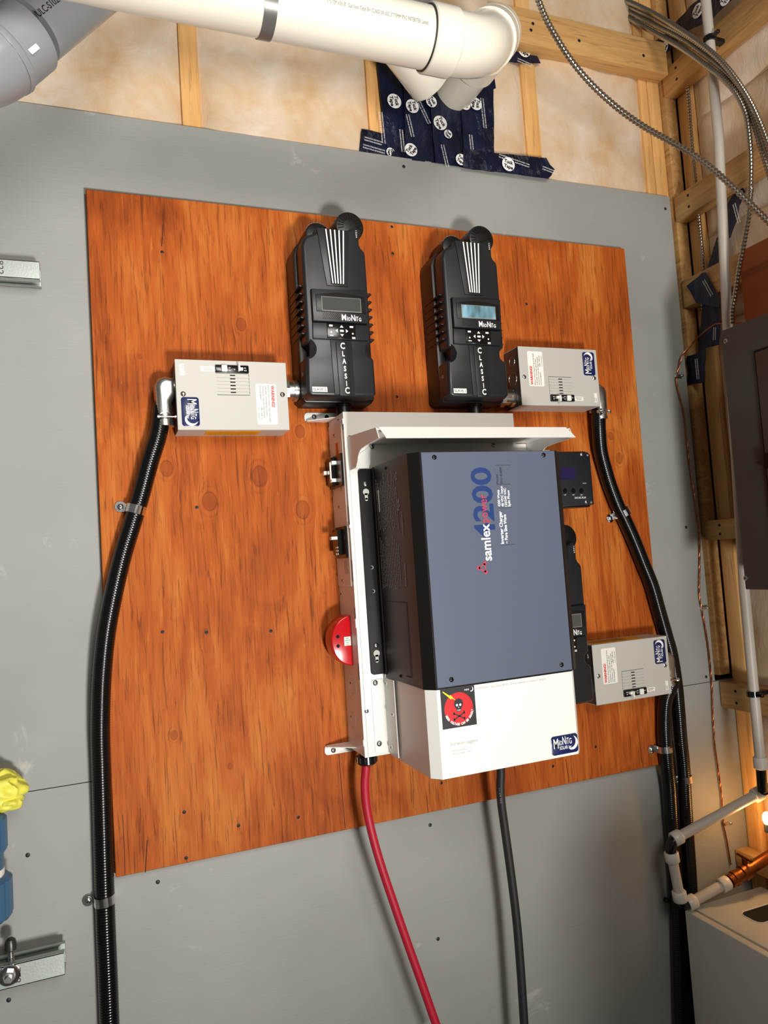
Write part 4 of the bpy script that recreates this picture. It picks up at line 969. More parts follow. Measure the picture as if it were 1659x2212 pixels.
for k, ch_ in enumerate('HIGH VOLTAGE CAN BE DEADLY'):   # words curving under the disc
    a_ = math.radians(200 + k * 5.8); 
    if ch_ == ' ': continue
    u_ = Vector((-math.sin(a_), 0, math.cos(a_))); v_ = Vector((-math.cos(a_), 0, -math.sin(a_)))
    text(bm, ch_, Vector((cX + .0268 * math.cos(a_), -cD - .0008, cZ + .0268 * math.sin(a_))), u_, v_, .0036, .0022, .0003)
text(bm, 'neo', Vector((s0.x + sw * .70, -cD - .0006, s0.z + sh * .895)), UX, UZ, .0040, .0085); plate(bm, [(x, z) for x, z in crescent(s0.x + sw * .90, s0.z + sh * .915, .0040)], cD + .0006, cD + .0008)
mesh('skull_lettering', bm, 'print', sk)
bm = newbm(); plate(bm, [(cX - .0275, cZ + .0295), (cX - .0270, cZ + .0310), (cX - .0150, cZ + .0225), (cX - .0140, cZ + .0240), (cX - .0050, cZ + .0140), (cX - .0115, cZ + .0180), (cX - .0130, cZ + .0162)][::-1], cD + .0008, cD + .0010); mesh('lightning_bolt', bm, 'lemon', sk)
bm = newbm()
text(bm, 'ATTENTION: Cette source 48VDC, 50 Amp, alimente un Onduleur-Chargeur', Vector((.5780, -cD, 1.2720)), UX, UZ, .0034, .137); 
text(bm, 'Entretien suggere', Vector((.5250, -cD, 1.1880)), UX, UZ, .0055, .049)
text(bm, 'nettoyer les filtres', Vector((.5255, -cD, 1.1790)), UX, UZ, .0018, .026); text(bm, 'verifier les connexions   1 fois/an', Vector((.5255, -cD, 1.1740)), UX, UZ, .0018, .036)
mesh('note_lettering', bm, 'lightink', wc)
badge(wc, Vector((.7150, -cD, 1.1420)), UX, UZ, .0540, .0320)
add_screw(wc, (.5060, -.292, 1.1375), (0, 0, -1), .0035, .003, 'zinc')

# ================================================================== REMOTE CONTROL
t = thing('remote_display', 'flat black remote control plate sticking out right of the slate blue inverter', 'remote control', (.88, -.15, 1.58))
bm = newbm(); box(bm, .800, .957, -.1475, -.108, 1.5765, 1.6930, .003, 2); mesh('remote_body', bm, 'gloss', t)
bm = newbm(); plate(bm, [(.800, 1.5800), (.955, 1.5800), (.9635, 1.5815), (.9635, 1.6850), (.9580, 1.6905), (.800, 1.6905)], .1475, .1505, .0008); rp = mesh('front_panel', bm, 'coverblk', t)
bm = newbm(); plate(bm, rrect(.886, .923, 1.6345, 1.6590, .001, 2), .1505, .1510); mesh('screen', bm, 'violet', rp)
for px in (1220, 1238, 1255.5):
    c_ = P(px, 1060, .1505); bm = newbm(); lathe(bm, c_, c_ + OUT, [(0, .0048), (.002, .0048), (.002, .0036), (.0035, .0030)], 18); mesh('push_button', bm, 'gloss', rp)
    bm = newbm(); text(bm, {1220: 'UP', 1238: 'DOWN', 1255.5: 'BACK'}[px], c_ + Vector((0, 0, -.0095)), UX, UZ, .0018, .005, align='CENTER'); mesh('lettering', bm, 'print', rp)
c_ = P(1263, 1024, .1505); bm = newbm(); box(bm, c_.x - .0010, c_.x + .0014, -.1508, -.1500, c_.z - .013, c_.z + .011); mesh('card_slot', bm, 'deep', rp)
bm = newbm(); text(bm, 'EVO-RC-PLUS', P(1242, 1077.5, .1505), UX, UZ, .0038, .027); text(bm, 'SD Card', P(1259, 1045, .1505), UX, UZ, .0018, .008); mesh('lettering', bm, 'print', rp)
for px, py in ((1256, 981.5), (1266, 1084.5)): add_screw(rp, P(px, py, .1505), OUT, .0038, .0025, 'chrome')
for px, py in ((1269, 983.5), (1277, 1085.5)):
    c_ = P(px, py, .1505); bm = newbm(); lathe(bm, c_, c_ + OUT, [(0, .0022), (.0003, .0022)], 12); mesh('mounting_hole', bm, 'greyink', rp)
bm = newbm(); box(bm, .811, .885, -.125, -.109, 1.560, 1.700, .001, 1); box(bm, .872, .886, -.126, -.060, 1.553, 1.5755, .002, 1); mesh('remote_bracket', bm, 'white', t)

# ================================================================== CABLES AND CONDUITS
def zp(ox, oy, s, pts): return [(ox + a / s, oy + b / s) for a, b in pts]
def conduit(label, path, r=.0162):
    q_ = [P(px, py, d) for px, py, d in path]; bm = newbm(); ribbed(bm, q_, r, .0045, .0006, 20)
    return mesh('flexible_conduit', bm, 'conduit', label=label, cat='conduit', group='black liquid-tight conduits')
L1 = [(357, 862, .047), (350, 880, .047), (342, 937, .046), (323, 999, .043), (304, 1070, .038), (285, 1133, .037), (264, 1203, .037), (244, 1289, .037), (229.5, 1368, .036), (221.5, 1446, .034), (218, 1514, .031), (217, 1590, .027), (219, 1662, .023),
      (221, 1740, .020), (223, 1817, .019), (226, 1926, .018), (229, 2012, .018), (233, 2110, .018), (237, 2222, .018), (243, 2380, .018)]
conduit('black ribbed conduit curving down from the left breaker box along the board\'s left edge', L1)
R1 = [(1293, 880, .047), (1293, 900, .047), (1293.5, 928, .046), (1297, 972, .040), (1306, 1010, .038), (1318, 1050, .037), (1334, 1092, .037), (1348, 1120, .037), (1369, 1167, .037), (1390.5, 1221, .036), (1408, 1265, .036), (1423, 1318, .036), (1439, 1375, .036), (1449, 1412, .036), (1459, 1474, .034),
      (1465, 1537, .030), (1469, 1590, .025), (1476, 1661, .020), (1479, 1725, .018), (1483, 1790, .018), (1487, 1850, .018), (1490, 1900, .018), (1494, 1990, .018), (1500, 2100, .018), (1506, 2250, .018)]
conduit('black conduit from the upper right breaker box, outer one of the right pair', R1)
R2 = [(1452, 1468, .047), (1449, 1482, .047), (1438, 1512, .042), (1435, 1550, .037), (1436, 1596, .037), (1440, 1650, .030), (1445, 1700, .022), (1449, 1770, .018), (1454, 1830, .018), (1459, 1890, .018), (1464, 1980, .018), (1467, 2080, .018), (1471, 2250, .018)]
conduit('black conduit from the lower right breaker box, inner one of the right pair', R2)
def strap(label, c, d0, ang, r, ear, n=1, two=False):
    """pipe strap over a conduit at c (x,z), conduit axis depth d0, ears on the wall; ang = conduit lean"""
    t = thing('conduit_strap', label, 'conduit strap', (c[0], -d0, c[1]), 'metal conduit straps')
    w = .0075; ax = Vector((math.sin(ang), 0, math.cos(ang))); sd = Vector((math.cos(ang), 0, -math.sin(ang)))
    base = .0185 if ear == 'board' else .0005
    O_ = Vector((c[0], -d0, c[1])); bm = newbm(); prof = []
    for k in range(0, 181, 12):
        a = math.radians(k); prof.append((math.cos(a), math.sin(a)))
    def sheet(pts2, th=.0014):
        pa = [(O_ + sd * a + OUT * b) for a, b in pts2]
        for (p, q2) in zip(pa, pa[1:]):
            nn = (q2 - p).cross(ax).normalized() * th
            vs = [bm.verts.new(v) for v in (p - ax * w, q2 - ax * w, q2 + ax * w, p + ax * w, p - ax * w + nn, q2 - ax * w + nn, q2 + ax * w + nn, p + ax * w + nn)]
            for f in ((0, 1, 2, 3), (7, 6, 5, 4), (0, 4, 5, 1), (1, 5, 6, 2), (2, 6, 7, 3), (3, 7, 4, 0)): bm.faces.new([vs[i] for i in f])
    R_ = r + .0009
    low = base - d0 + .001
    arc = [(R_ * c_, R_ * s_) for c_, s_ in prof]
    pts2 = [(R_, low)] + arc + [(-R_, low), (-R_ - .012, low)] if n > 0 else [(R_ + .012, low), (R_, low)] + arc + [(-R_, low)]
    sheet(pts2); mesh('band', bm, 'chrome', t)
    e = O_ + sd * ((-R_ - .0085) if n > 0 else (R_ + .0085)) + OUT * (low + .0012)
    add_screw(t, e, OUT, .0055, .004, 'zinc', 'screw')
    bm = newbm(); prism(bm, circ(0, 0, .0098, 20), Vector((e.x, e.y + .0010, e.z)), UX, UZ, .0012); mesh('washer_ear', bm, 'chrome', t)
p_ = P(293, 1101, .037); strap('metal strap holding the left conduit halfway down the orange board', (p_.x, p_.z), .037, math.radians(17), .0165, 'board')
p_ = P(226, 1943, .018); strap('metal strap on the left conduit below the board\'s lower left corner', (p_.x, p_.z), .018, math.radians(-3), .0165, 'wall')
p_ = P(1345, 1107, .037); strap('metal strap on the outer right conduit beside the remote plate', (p_.x, p_.z), .037, math.radians(-26), .0165, 'board')
p_ = P(1437, 1617, .036); strap('metal strap on the inner right conduit at the board\'s lower right corner', (p_.x, p_.z), .034, math.radians(-3), .0165, 'board')
p_ = P(1479, 1682, .019); strap('small metal strap on the outer right conduit just below the board corner', (p_.x, p_.z), .019, math.radians(-3), .0165, 'wall')

RC = [(788.5, 1640, .080), (790.5, 1660, .081), (788, 1695, .086), (792.5, 1748, .094), (805.5, 1808, .101), (823, 1869, .106), (849, 1947, .110), (879, 2034, .113), (910, 2121, .116), (940, 2207, .119), (975, 2300, .122)]
bm = newbm(); pts = spline([P(a, b, c) for a, b, c in RC], .006); tube(bm, pts, .0078, 20)
t = thing('battery_cable', 'thick red cable hanging from the white cabinet\'s bottom gland', 'cable', pts[0]); mesh('cable_jacket', bm, 'redc', t)
bm = newbm(); text(bm, '4 1 1 0 2', P(816, 1842, .0975), (P(823, 1880, .0975) - P(815, 1842, .0975)), (P(823, 1842, .0975) - P(815, 1844, .0975)), .004, .030); mesh('faint_print', bm, 'pinkink', t)
BC = [(1079, 1640, .100), (1082, 1665, .098), (1081, 1700, .096), (1083, 1735, .094), (1090, 1787, .092), (1103, 1882, .090), (1116, 1990, .090), (1125, 2099, .090), (1132, 2207, .090), (1140, 2330, .090)]
bm = newbm(); pts = spline([P(a, b, c) for a, b, c in BC], .006); tube(bm, pts, .0085, 20)
t = thing('battery_cable', 'thick black cable hanging below the white wiring compartment', 'cable', pts[0]); mesh('cable_jacket', bm, 'blackc', t)
bm = newbm(); text(bm, '246 AT 12', P(1084, 1735, .1025), UZ, -UX, .0042, .030); mesh('faint_print', bm, 'greyink', t)

# ---- armoured cables top right
def bx(label, pts, r=.0064):
    bm = newbm(); ribbed(bm, pts, r, .0078, .0019, 12)
    return mesh('armoured_cable', bm, 'steel', label=label, cat='cable', group='armoured metal cables')
def mixpath(px, x_from, x_to):       # depth given as camera distance so the cables sag through open air
    out = []; n = len(px)
    for i, (a, b) in enumerate(px):
        r_ = ray(a, b); f = i / (n - 1); out.append(Vector((0, -D, CZ)) + r_ * (x_from + (x_to - x_from) * f))
    return out
A_ = [(1150, -40), (1163, 0), (1180, 42), (1203, 83), (1230, 125), (1262, 165), (1300, 204), (1345, 242), (1395, 276), (1445, 304), (1494, 332), (1540, 366), (1580, 401), (1610, 430), (1637, 456), (1665, 484), (1710, 530)]
bx('single armoured cable looping from the top past the white pipe to the right edge', mixpath(A_, 1.42, 1.38))
zz = lambda pts: zp(1100, 0, 2.968, pts)
S1 = zz([(440, -40), (540, 0), (640, 52), (760, 112), (860, 170), (960, 226), (1060, 280), (1160, 345), (1250, 412), (1340, 478), (1420, 556), (1478, 640), (1518, 740), (1536, 850), (1548, 1000), (1548, 1150), (1540, 1300)]) + \
     zp(1300, 400, 4.423, [(1425, 30), (1400, 300), (1355, 560), (1312, 800), (1272, 1050), (1246, 1200), (1248, 1330)])
q_ = [PX(a, b, 1.335) for a, b in S1]
def lerpx(px, x0, x1): n = len(px); return [PX(a, b, x0 + (x1 - x0) * i / (n - 1)) for i, (a, b) in enumerate(px)]
bx('armoured cable dropping from the bundle straight into the top of the charcoal panel', lerpx(S1, 1.325, 1.345))
bx('armoured cable of the bundle, second from below, leaving at the right edge', lerpx(zz([(520, -40), (610, 0), (700, 40), (820, 104), (930, 160), (1040, 212), (1140, 270), (1240, 345), (1330, 412), (1420, 500), (1490, 600), (1540, 710), (1580, 830), (1612, 940), (1640, 1030), (1665, 1110), (1720, 1290)]), 1.330, 1.350))
bx('armoured cable of the bundle, third from below, leaving at the right edge', lerpx(zz([(600, -40), (680, 0), (780, 48), (900, 105), (1010, 165), (1120, 222), (1220, 288), (1310, 356), (1395, 436), (1475, 540), (1535, 655), (1580, 775), (1618, 880), (1648, 970), (1690, 1090)]), 1.332, 1.350))
bx('topmost armoured cable of the bundle at the upper right', lerpx(zz([(660, -45), (740, 0), (830, 40), (930, 90), (1040, 155), (1150, 225), (1240, 290), (1330, 365), (1410, 450), (1490, 560), (1555, 670), (1605, 780), (1640, 870), (1680, 980)]), 1.318, 1.335))
bx('thin armoured cable running down behind the girts beside the corner post', lerpx(zp(1100, 0, 2.968, [(1135, 500), (1150, 640), (1165, 860), (1180, 1040), (1195, 1180)]) + zp(1300, 400, 4.423, [(920, 240), (935, 400), (955, 600), (968, 800), (962, 1000), (958, 1200)]), 1.428, 1.428), .0055)

# ---- copper ground wire braided from strands
G = zp(1300, 400, 4.423, [(1345, 1315), (1230, 1328), (1110, 1322), (1050, 1350), (980, 1400), (905, 1465), (850, 1530), (770, 1625)])
G2 = zp(1300, 400, 4.423, [(735, 1750), (712, 1860), (740, 2000), (786, 2200)]) + zp(1400, 850, 3.403, [(300, 500), (345, 800), (370, 1000), (380, 1150), (379, 1300), (378, 1480), (400, 1610), (440, 1850), (468, 2120)]) + \
     zp(1350, 1500, 3.107, [(588, 60), (594, 200), (604, 350), (625, 500), (650, 690), (660, 860), (685, 990), (712, 1150)])
W_ = [PX(a, b, 1.37 - .0 * i) for i, (a, b) in enumerate(G[:5])] + [P(a, b, .03 - .008 * i) for i, (a, b) in enumerate(G[5:])] + [P(a, b, .006) for a, b in G2]
t = thing('ground_wire', 'thin braided copper ground wire running down beside the room corner', 'wire', P(1500, 1000, .006))
core = spline(W_, .0035)
fr = frames(core); bm = newbm()
for s_ in range(3):
    tube(bm, [p + (n * math.cos(i * .75 + s_ * 2.094) + b * math.sin(i * .75 + s_ * 2.094)) * .0011 for i, (p, (t_, n, b)) in enumerate(zip(core, fr))], .0010, 5)
mesh('twisted_strands', bm, 'copper', t)
for px, py, l in ((1462, 813, 'upper metal clip on the braided copper wire, level with the tape end'), (1517, 1313, 'middle metal clip on the braided copper wire'), (1566, 1777, 'lower metal clip on the braided copper wire, above the pipe elbow')):
    c_ = P(px, py, 0); t = thing('wire_clip', l, 'clip', c_, 'clips on the copper wire')
    bm = newbm(); box(bm, c_.x - .009, c_.x + .009, -.0092, -.0078, c_.z - .003, c_.z + .003, .0005, 1); box(bm, c_.x - .009, c_.x - .0075, -.0092, -.0005, c_.z - .003, c_.z + .003); mesh('clip_body', bm, 'chrome', t)
    add_screw(t, (c_.x + .0085, -.0092, c_.z), OUT, .0035, .003, 'zinc')

# ================================================================== VENT PIPES
pr = .0448
px_axis_y, px_axis_z = -.408, 2.318
t = thing('vent_pipe', 'thick white plastic vent pipe crossing the top and elbowing into the wall', 'vent pipe', (0.4, px_axis_y, px_axis_z))
A0 = Vector((-1.1, px_axis_y, px_axis_z)); A1 = Vector((.5200, px_axis_y, px_axis_z))
bm = newbm(); tube(bm, [A0, A1 + UX * .03], pr, 48); mesh('straight_pipe', bm, 'pvc', t)
def bend(a, b, c, n=14):    # quadratic bend a->c with corner b
    return [a * (1 - t_) ** 2 + b * 2 * t_ * (1 - t_) + c * t_ ** 2 for t_ in [i / n for i in range(n + 1)]]
hub = .0505
corner = Vector((.615, px_axis_y, px_axis_z)); K2 = Vector((.792, -.212, 2.533)); d2 = (K2 - corner).normalized(); d3 = UY
bm = newbm(); tube(bm, [A1, A1 + UX * .002, A1 + UX * .044, A1 + UX * .047], [hub - .002, hub, hub, pr + .002], 48)
tube(bm, bend(A1 + UX * .045, corner, corner + d2 * .075) + [corner + d2 * .13], pr + .002, 48)
tube(bm, [corner + d2 * .120, corner + d2 * .123, corner + d2 * .170, corner + d2 * .172], [pr, hub, hub, hub - .002], 48); mesh('first_elbow', bm, 'pvc', t)
bm = newbm(); tube(bm, [corner + d2 * .176, corner + d2 * .178, corner + d2 * .215, corner + d2 * .218], [hub - .002, hub, hub, pr + .002], 48)
tube(bm, bend(corner + d2 * .212, K2, K2 + d3 * .075), pr + .002, 48)
e3 = K2 + d3 * .075
tube(bm, [e3 - d3 * .006, e3 - d3 * .003, e3 + d3 * .040, e3 + d3 * .042], [pr, hub, hub, hub - .002], 48); mesh('second_elbow', bm, 'pvc', t)
bm = newbm(); tube(bm, [e3 + d3 * .02, Vector((e3.x, .055, e3.z))], pr, 48); mesh('wall_stub', bm, 'pvc', t)
bm = newbm(); ca, cb_ = P(872, 98, .13), P(931, 178, .085); cn = (cb_ - ca).normalized(); tube(bm, [ca, ca + cn * .001, cb_ - cn * .002, cb_], [.046, .0475, .0475, .045], 40); mesh('rear_coupling', bm, 'pvc', t)
bm = newbm(); tube(bm, [corner + d2 * .1715, corner + d2 * .1765], hub - .003, 40); tube(bm, [A1 - UX * .0018, A1 + UX * .0004], hub - .0035, 40); mesh('joint_shadow', bm, 'ink', t)
def pipe_text(parent, s, axis_o, x0, r, ang, h, ln, m):
    """letters wrapped flat on the pipe surface at angle ang (0 = facing out, + = up), running along X"""
    n_ = OUT * math.cos(ang) + UZ * math.sin(ang); v_ = OUT * -math.sin(ang) + UZ * math.cos(ang)
    bm = newbm(); text(bm, s, Vector((x0, axis_o[0], axis_o[1])) + n_ * (r + .0001) - v_ * h / 2, UX, v_, h, ln); mesh('printed_line', bm, m, parent)
pipe_text(t, 'SYSTEM 636 \u00ae  Gas Vent Type BH CLASS IIA 65C 3"/75MM PVC INTERTEK Listed', (px_axis_y, px_axis_z), P(706, 25, .448).x, pr, -.22, .0056, P(925, 78, .448).x - P(706, 25, .448).x, 'greyink')
pipe_text(t, '0 12454 92677 7', (px_axis_y, px_axis_z), P(645, 12, .448).x, pr, -.20, .0035, .024, 'lightink'); pipe_text(t, '|||||||||||||', (px_axis_y, px_axis_z), P(600, 6, .448).x, pr, -.15, .0090, .022, 'greyink')
# strap round the pipe
t = thing('pipe_strap', 'grey band strapped round the white vent pipe near the top', 'strap', (.24, px_axis_y, px_axis_z))
xs = P(575, 50, -px_axis_y).x
bm = newbm(); tube(bm, [Vector((xs - .0095, px_axis_y, px_axis_z)), Vector((xs + .0095, px_axis_y, px_axis_z))], pr + .0016, 48)
box(bm, xs - .0095, xs + .0095, px_axis_y - .001, px_axis_y + .001, px_axis_z + .044, 2.99); mesh('band', bm, plain('grey_strap', (112, 112, 108), 0.3, 0.4), t)
# grey pipe lower left
t = thing('drain_pipe', 'grey plastic pipe with a hubbed elbow at the upper left, behind the white pipe', 'pipe', P(60, 120, .30))
g0 = P(195, -30, .28); g1 = P(56, 80, .30); gd = (g1 - g0).normalized()
bm = newbm(); tube(bm, [g0 - gd * .4, g1 - gd * .015], .0445, 48); mesh('straight_pipe', bm, 'cpvc', t)
h0 = g1 - gd * .004
bm = newbm(); tube(bm, [h0, h0 + gd * .002, h0 + gd * .050, h0 + gd * .052], [.048, .0505, .0505, .046], 48); mesh('pipe_hub', bm, 'cpvc', t)
e0 = h0 + gd * .052; gl = (Vector((-1, 0, -.25))).normalized()
bm = newbm(); tube(bm, [e0 - gd * .003, e0, e0 + gd * .002, e0 + gd * .010], [.0455, .0525, .0535, .0525], 48)
tube(bm, bend(e0 + gd * .008, e0 + gd * .05, e0 + gd * .05 + gl * .10) + [e0 + gd * .05 + gl * .4], .0515, 48); mesh('elbow', bm, 'cpvc', t)
dn = (Vector((0, -1, 0)) - gd * Vector((0, -1, 0)).dot(gd)).normalized(); up_ = dn.cross(gd) 
u_ = -gd; n_ = (dn + up_ * (-.32 if up_.z > 0 else .32)).normalized(); v_ = n_.cross(u_)
bm = newbm(); text(bm, '/ULC-S102.2', h0 - gd * .003 + n_ * .0447, u_, v_, .0085, .054, .0001); mesh('printed_line', bm, 'ink', t)
bm = newbm(); prism(bm, rrect(-.004, .012, -.004, .004, .001), h0 + gd * .040 + (-up_ if up_.z > 0 else up_) * .036 + dn * .0360, u_, v_, .001); mesh('sticker', bm, 'label', t)
# second grey pipe behind the white one at the top
t = thing('drain_pipe', 'grey plastic pipe peeking over the white vent pipe at top centre', 'pipe', (.5, -.25, 2.5))
q0 = P(640, -42, .22); q1 = P(850, -12, .22); 
bm = newbm(); tube(bm, [q0 - UX * .5, q0, q1], .040, 40); mesh('straight_pipe', bm, 'cpvc', t)
bm = newbm(); s_ = P(803, -14, .22); s_.z = q1.z; tube(bm, [s_, s_ + UX * .001, s_ + UX * .04], [.044, .0455, .0455], 40); tube(bm, bend(s_ + UX * .035, s_ + UX * .095, s_ + UX * .095 + UZ * .07) + [s_ + UX * .095 + UZ * .2], .0440, 40); mesh('elbow', bm, 'cpvc', t)

# ================================================================== PLUMBING AT THE RIGHT
t = thing('water_pipe', 'milky white plastic riser pipe running down the right wall behind the charcoal panel', 'pipe', (1.36, -.16, 1.0))
pa = PX(1522, -60, 1.36); pb = PX(1648, 1672, 1.36)
bm = newbm(); tube(bm, [Vector((1.36, -.196, 2.99)), Vector((1.36, -.192, 2.4)), Vector((1.36, -.166, 1.98)), Vector((1.36, -.141, 1.37)), Vector((1.36, -.139, .975))], .0112, 24); mesh('tube', bm, 'pex', t)
bm = newbm(); lathe(bm, (1.36, -.139, 1.002), (1.36, -.139, 0), [(0, .0135), (.002, .0150), (.024, .0150), (.026, .0130)], 24); mesh('collar', bm, 'pexring', t)
for px, py, l in ((1537, 83, 'upper black clamp on the white riser pipe at the topmost girt'), (1620, 1497, 'lower black clamp on the white riser pipe at the dim girt')):
    c_ = PX(px, py, 1.36); tt = thing('pipe_clamp', l, 'clamp', c_, 'black pipe clamps')
    yc = -.195 if py < 200 else -.138
    bm = newbm(); lathe(bm, (1.36, yc, c_.z - .006), (1.36, yc, 9), [(0, .0150), (.012, .0150)], 10); mesh('clamp_ring', bm, 'gloss', tt)
    bm = newbm(); box(bm, 1.366, 1.397, yc - .008, yc + .008, c_.z - .005, c_.z + .005, .001, 1); box(bm, 1.352, 1.36, yc - .030, yc - .012, c_.z - .004, c_.z + .004, .001, 1); mesh('clamp_foot', bm, 'gloss', tt)
t = thing('water_pipe', 'milky white pipe run zigzagging by black elbows in front of the right conduits', 'pipe', P(1458, 1811, .07))
k0 = P(1445, 1819, .075); k1 = P(1654, 1706, .115); k2 = P(1473, 1960, .075); k3 = P(1578, 1903, .09); k4 = P(1668, 1846, .10)
def pipe_leg(a, b, ra, rb, ca, cb, h=.022):
    d_ = (b - a).normalized(); L_ = (b - a).length
    bm = newbm(); tube(bm, [a + d_ * ra, b - d_ * rb], .0108, 24); mesh('tube', bm, 'pex', t)
    for p, s_, on in ((a + d_ * ra, d_, ca), (b - d_ * rb, -d_, cb)):
        if on: bm = newbm(); lathe(bm, p, p + s_, [(0, .0140), (.002, .0155), (h - .002, .0155), (h, .0140)], 24); mesh('collar', bm, 'pexring', t)
pipe_leg(k0, k1, .010, .012, True, True); pipe_leg(k0, k2, .022, .014, True, True); pipe_leg(k2, k3, .014, .006, True, True)
for c_, a_, b_ in ((k0, k1, k2), (k2, k0, k3), (k1, k0, Vector((1.36, -.139, .93)))):
    bm = newbm(); da = (a_ - c_).normalized(); db = (b_ - c_).normalized(); tube(bm, bend(c_ + da * .024, c_, c_ + db * .026, 8), .0115, 18); mesh('elbow', bm, 'gloss', t)
bm = newbm(); tube(bm, [Vector((1.36, -.139, .985)), Vector((1.362, -.135, .93)), k1 + (k1 - k0).normalized() * .01], .0110, 18); mesh('elbow', bm, 'gloss', t)
c_ = P(1437, 1943, .0); tt = thing('pipe_clamp', 'small screwed clamp just left of the lower black elbow', 'clamp', c_, 'black pipe clamps')
add_screw(tt, c_, OUT, .006, .010, 'gloss', 'screw'); bm = newbm(); box(bm, c_.x + .004, c_.x + .026, -.014, -.010, c_.z - .010, c_.z + .006, .001, 1); mesh('clamp_foot', bm, 'zinc', tt)
t = thing('copper_pipe', 'old copper pipe with a crimped coupling at the right, above the white unit', 'pipe', k3)
d_ = (k4 - k3).normalized(); bm = newbm(); tube(bm, [k3, k3 + d_ * .30], .0125, 20); mesh('tube', bm, 'brass', t)
bm = newbm(); lathe(bm, k3 - d_ * .002, k3 + d_, [(0, .0145), (.010, .0145), (.012, .0165), (.020, .0165), (.022, .0145), (.034, .0145), (.036, .0175), (.056, .0175), (.058, .014)], 20); mesh('coupling', bm, 'brass', t)
bm = newbm(); cyl(bm, k3 + d_ * .045, k3 + d_ * .045 + Vector((0, 0, .03)), .0065, 12); cyl(bm, k3 + d_ * .045 + Vector((0, -.02, .028)), k3 + d_ * .045 + Vector((0, .02, .032)), .003, 10); mesh('valve_stem', bm, 'brass', t)
# bulb added to stand in for the warm glare by the copper pipe
gl_c = PX(1657, 1768, 1.385)
t = thing('glow_stand_in', 'small bulb added for the warm glare at the right edge above the copper pipe', 'lamp', gl_c)
bm = newbm(); ball(bm, gl_c, .010, 3, (1, 1, 1.5)); mesh('glowing_bulb', bm, 'bulb', t)
bm = newbm(); cyl(bm, gl_c + Vector((0, 0, -.03)), gl_c + Vector((0, 0, -.012)), .008, 16); mesh('stand_in_base', bm, 'ink', t)
pl_ = bpy.data.lights.new('glow_light', 'POINT'); pl_.energy = 0.45; pl_.color = (1, .55, .2); pl_.shadow_soft_size = .012  # point light added to spread the warm glare
po = bpy.data.objects.new('glow_light', pl_); COL.objects.link(po); po.location = gl_c + Vector((-.03, -.0, .0))

# ---- charcoal electrical panel on the right wall
pxp = 1.252
a = PX(1565, 712, pxp); b = PX(1600, 1273, pxp)
y1 = (a.y + b.y) / 2; z1 = a.z; z0 = b.z
t = thing('electrical_panel', 'charcoal grey electrical panel on the right wall, cut by the photo\'s edge', 'electrical panel', (1.34, -.5, z0))
bm = newbm(); box(bm, pxp + .004, 1.378, -.72, y1 - .004, z0 + .004, z1 - .004, .002, 1); mesh('enclosure', bm, 'panelg', t)
bm = newbm(); box(bm, pxp, pxp + .004, -.72, y1, z0, z1, .0015, 1); fr_ = mesh('front_trim', bm, 'panelg', t)
a = PX(1634, 762, pxp); dz1 = a.z; dy1 = a.y
bm = newbm(); box(bm, pxp - .006, pxp, -.62, dy1, z0 + .10, dz1, .003, 2); dr = mesh('panel_door', bm, 'panelg', t)
bm = newbm(); box(bm, pxp - .0008, pxp + .0005, -.626, dy1 + .005, z0 + .095, dz1 + .005); mesh('door_gap', bm, 'deep', t)
c_ = PX(1654, 996, pxp - .006); bm = newbm(); box(bm, pxp - .012, pxp - .006, c_.y - .03, c_.y, c_.z - .016, c_.z + .016, .001, 1); mesh('latch', bm, 'gloss', dr)
for px, py in ((1568, 737), (1611, 1249)): add_screw(fr_, PX(px, py, pxp), LEFT, .0052, .003, 'zinc')

# ---- white wall-hung unit lower right
hx, hz, hy = 1.170, .6880, -.072
t = thing('wall_hung_unit', 'off-white boxy appliance at the lower right corner with a cut-out in its top', 'appliance', (1.28, -.3, .1))
bm = newbm(); box(bm, hx + .0225, 1.396, -.75, hy, .08, hz, .002, 2); mesh('casing', bm, 'boiler', t)
bm = newbm(); box(bm, hx, hx + .0185, -.75, hy - .001, .08, hz - .001, .003, 2); mesh('front_door', bm, 'boiler', t)
c_ = PZ(1650, 1972, hz)
bm = newbm(); prism(bm, rrect(c_.x - .045, c_.x + .050, c_.y - .030, c_.y + .022, .014, 5), Vector((0, 0, hz - .0005)), UX, UY, .0010); mesh('top_cutout', bm, 'deep', t)
bm = newbm(); rr_ = rrect(c_.x - .046, c_.x + .051, c_.y - .031, c_.y + .023, .015, 5); tube(bm, [Vector((x, y, hz + .0008)) for x, y in rr_ + rr_[:1]], .0009, 6); mesh('cutout_rim', bm, 'label', t)

# ---- things at the left edge
def strut(label, px, py, d, z_h, open_down, bolt):
    c_ = P(px, py, d); x1 = c_.x
    t = thing('strut_channel', label, 'strut channel', (x1, -d, c_.z), 'galvanised strut pieces')
    y0, y1_, th = -d, -d + .041, .0022; zc0, zc1 = c_.z - z_h / 2, c_.z + z_h / 2; x0 = x1 - .6
    bm = newbm()
    box(bm, x0, x1, y0, y0 + th, zc0, zc1, .0006, 1); box(bm, x0, x1, y1_ - th, y1_, zc0, zc1, .0006, 1)
    if open_down:
        box(bm, x0, x1, y0, y1_, zc1 - th, zc1, .0006, 1); box(bm, x0, x1, y0, y0 + .011, zc0, zc0 + th); box(bm, x0, x1, y1_ - .011, y1_, zc0, zc0 + th)
    else:
        box(bm, x0, x1, y0, y1_, zc0, zc0 + th, .0006, 1); box(bm, x0, x1, y0, y0 + .011, zc1 - th, zc1); box(bm, x0, x1, y1_ - .011, y1_, zc1 - th, zc1)
    ch = mesh('channel', bm, 'strutm', t)
    return t, x1, y0, c_.z, zc1, ch
t, x1, y0, zc, ztop, ch = strut('galvanised strut end stamped 822 at the upper left edge, beside the board', 86, 585, .043, .033, True, False)
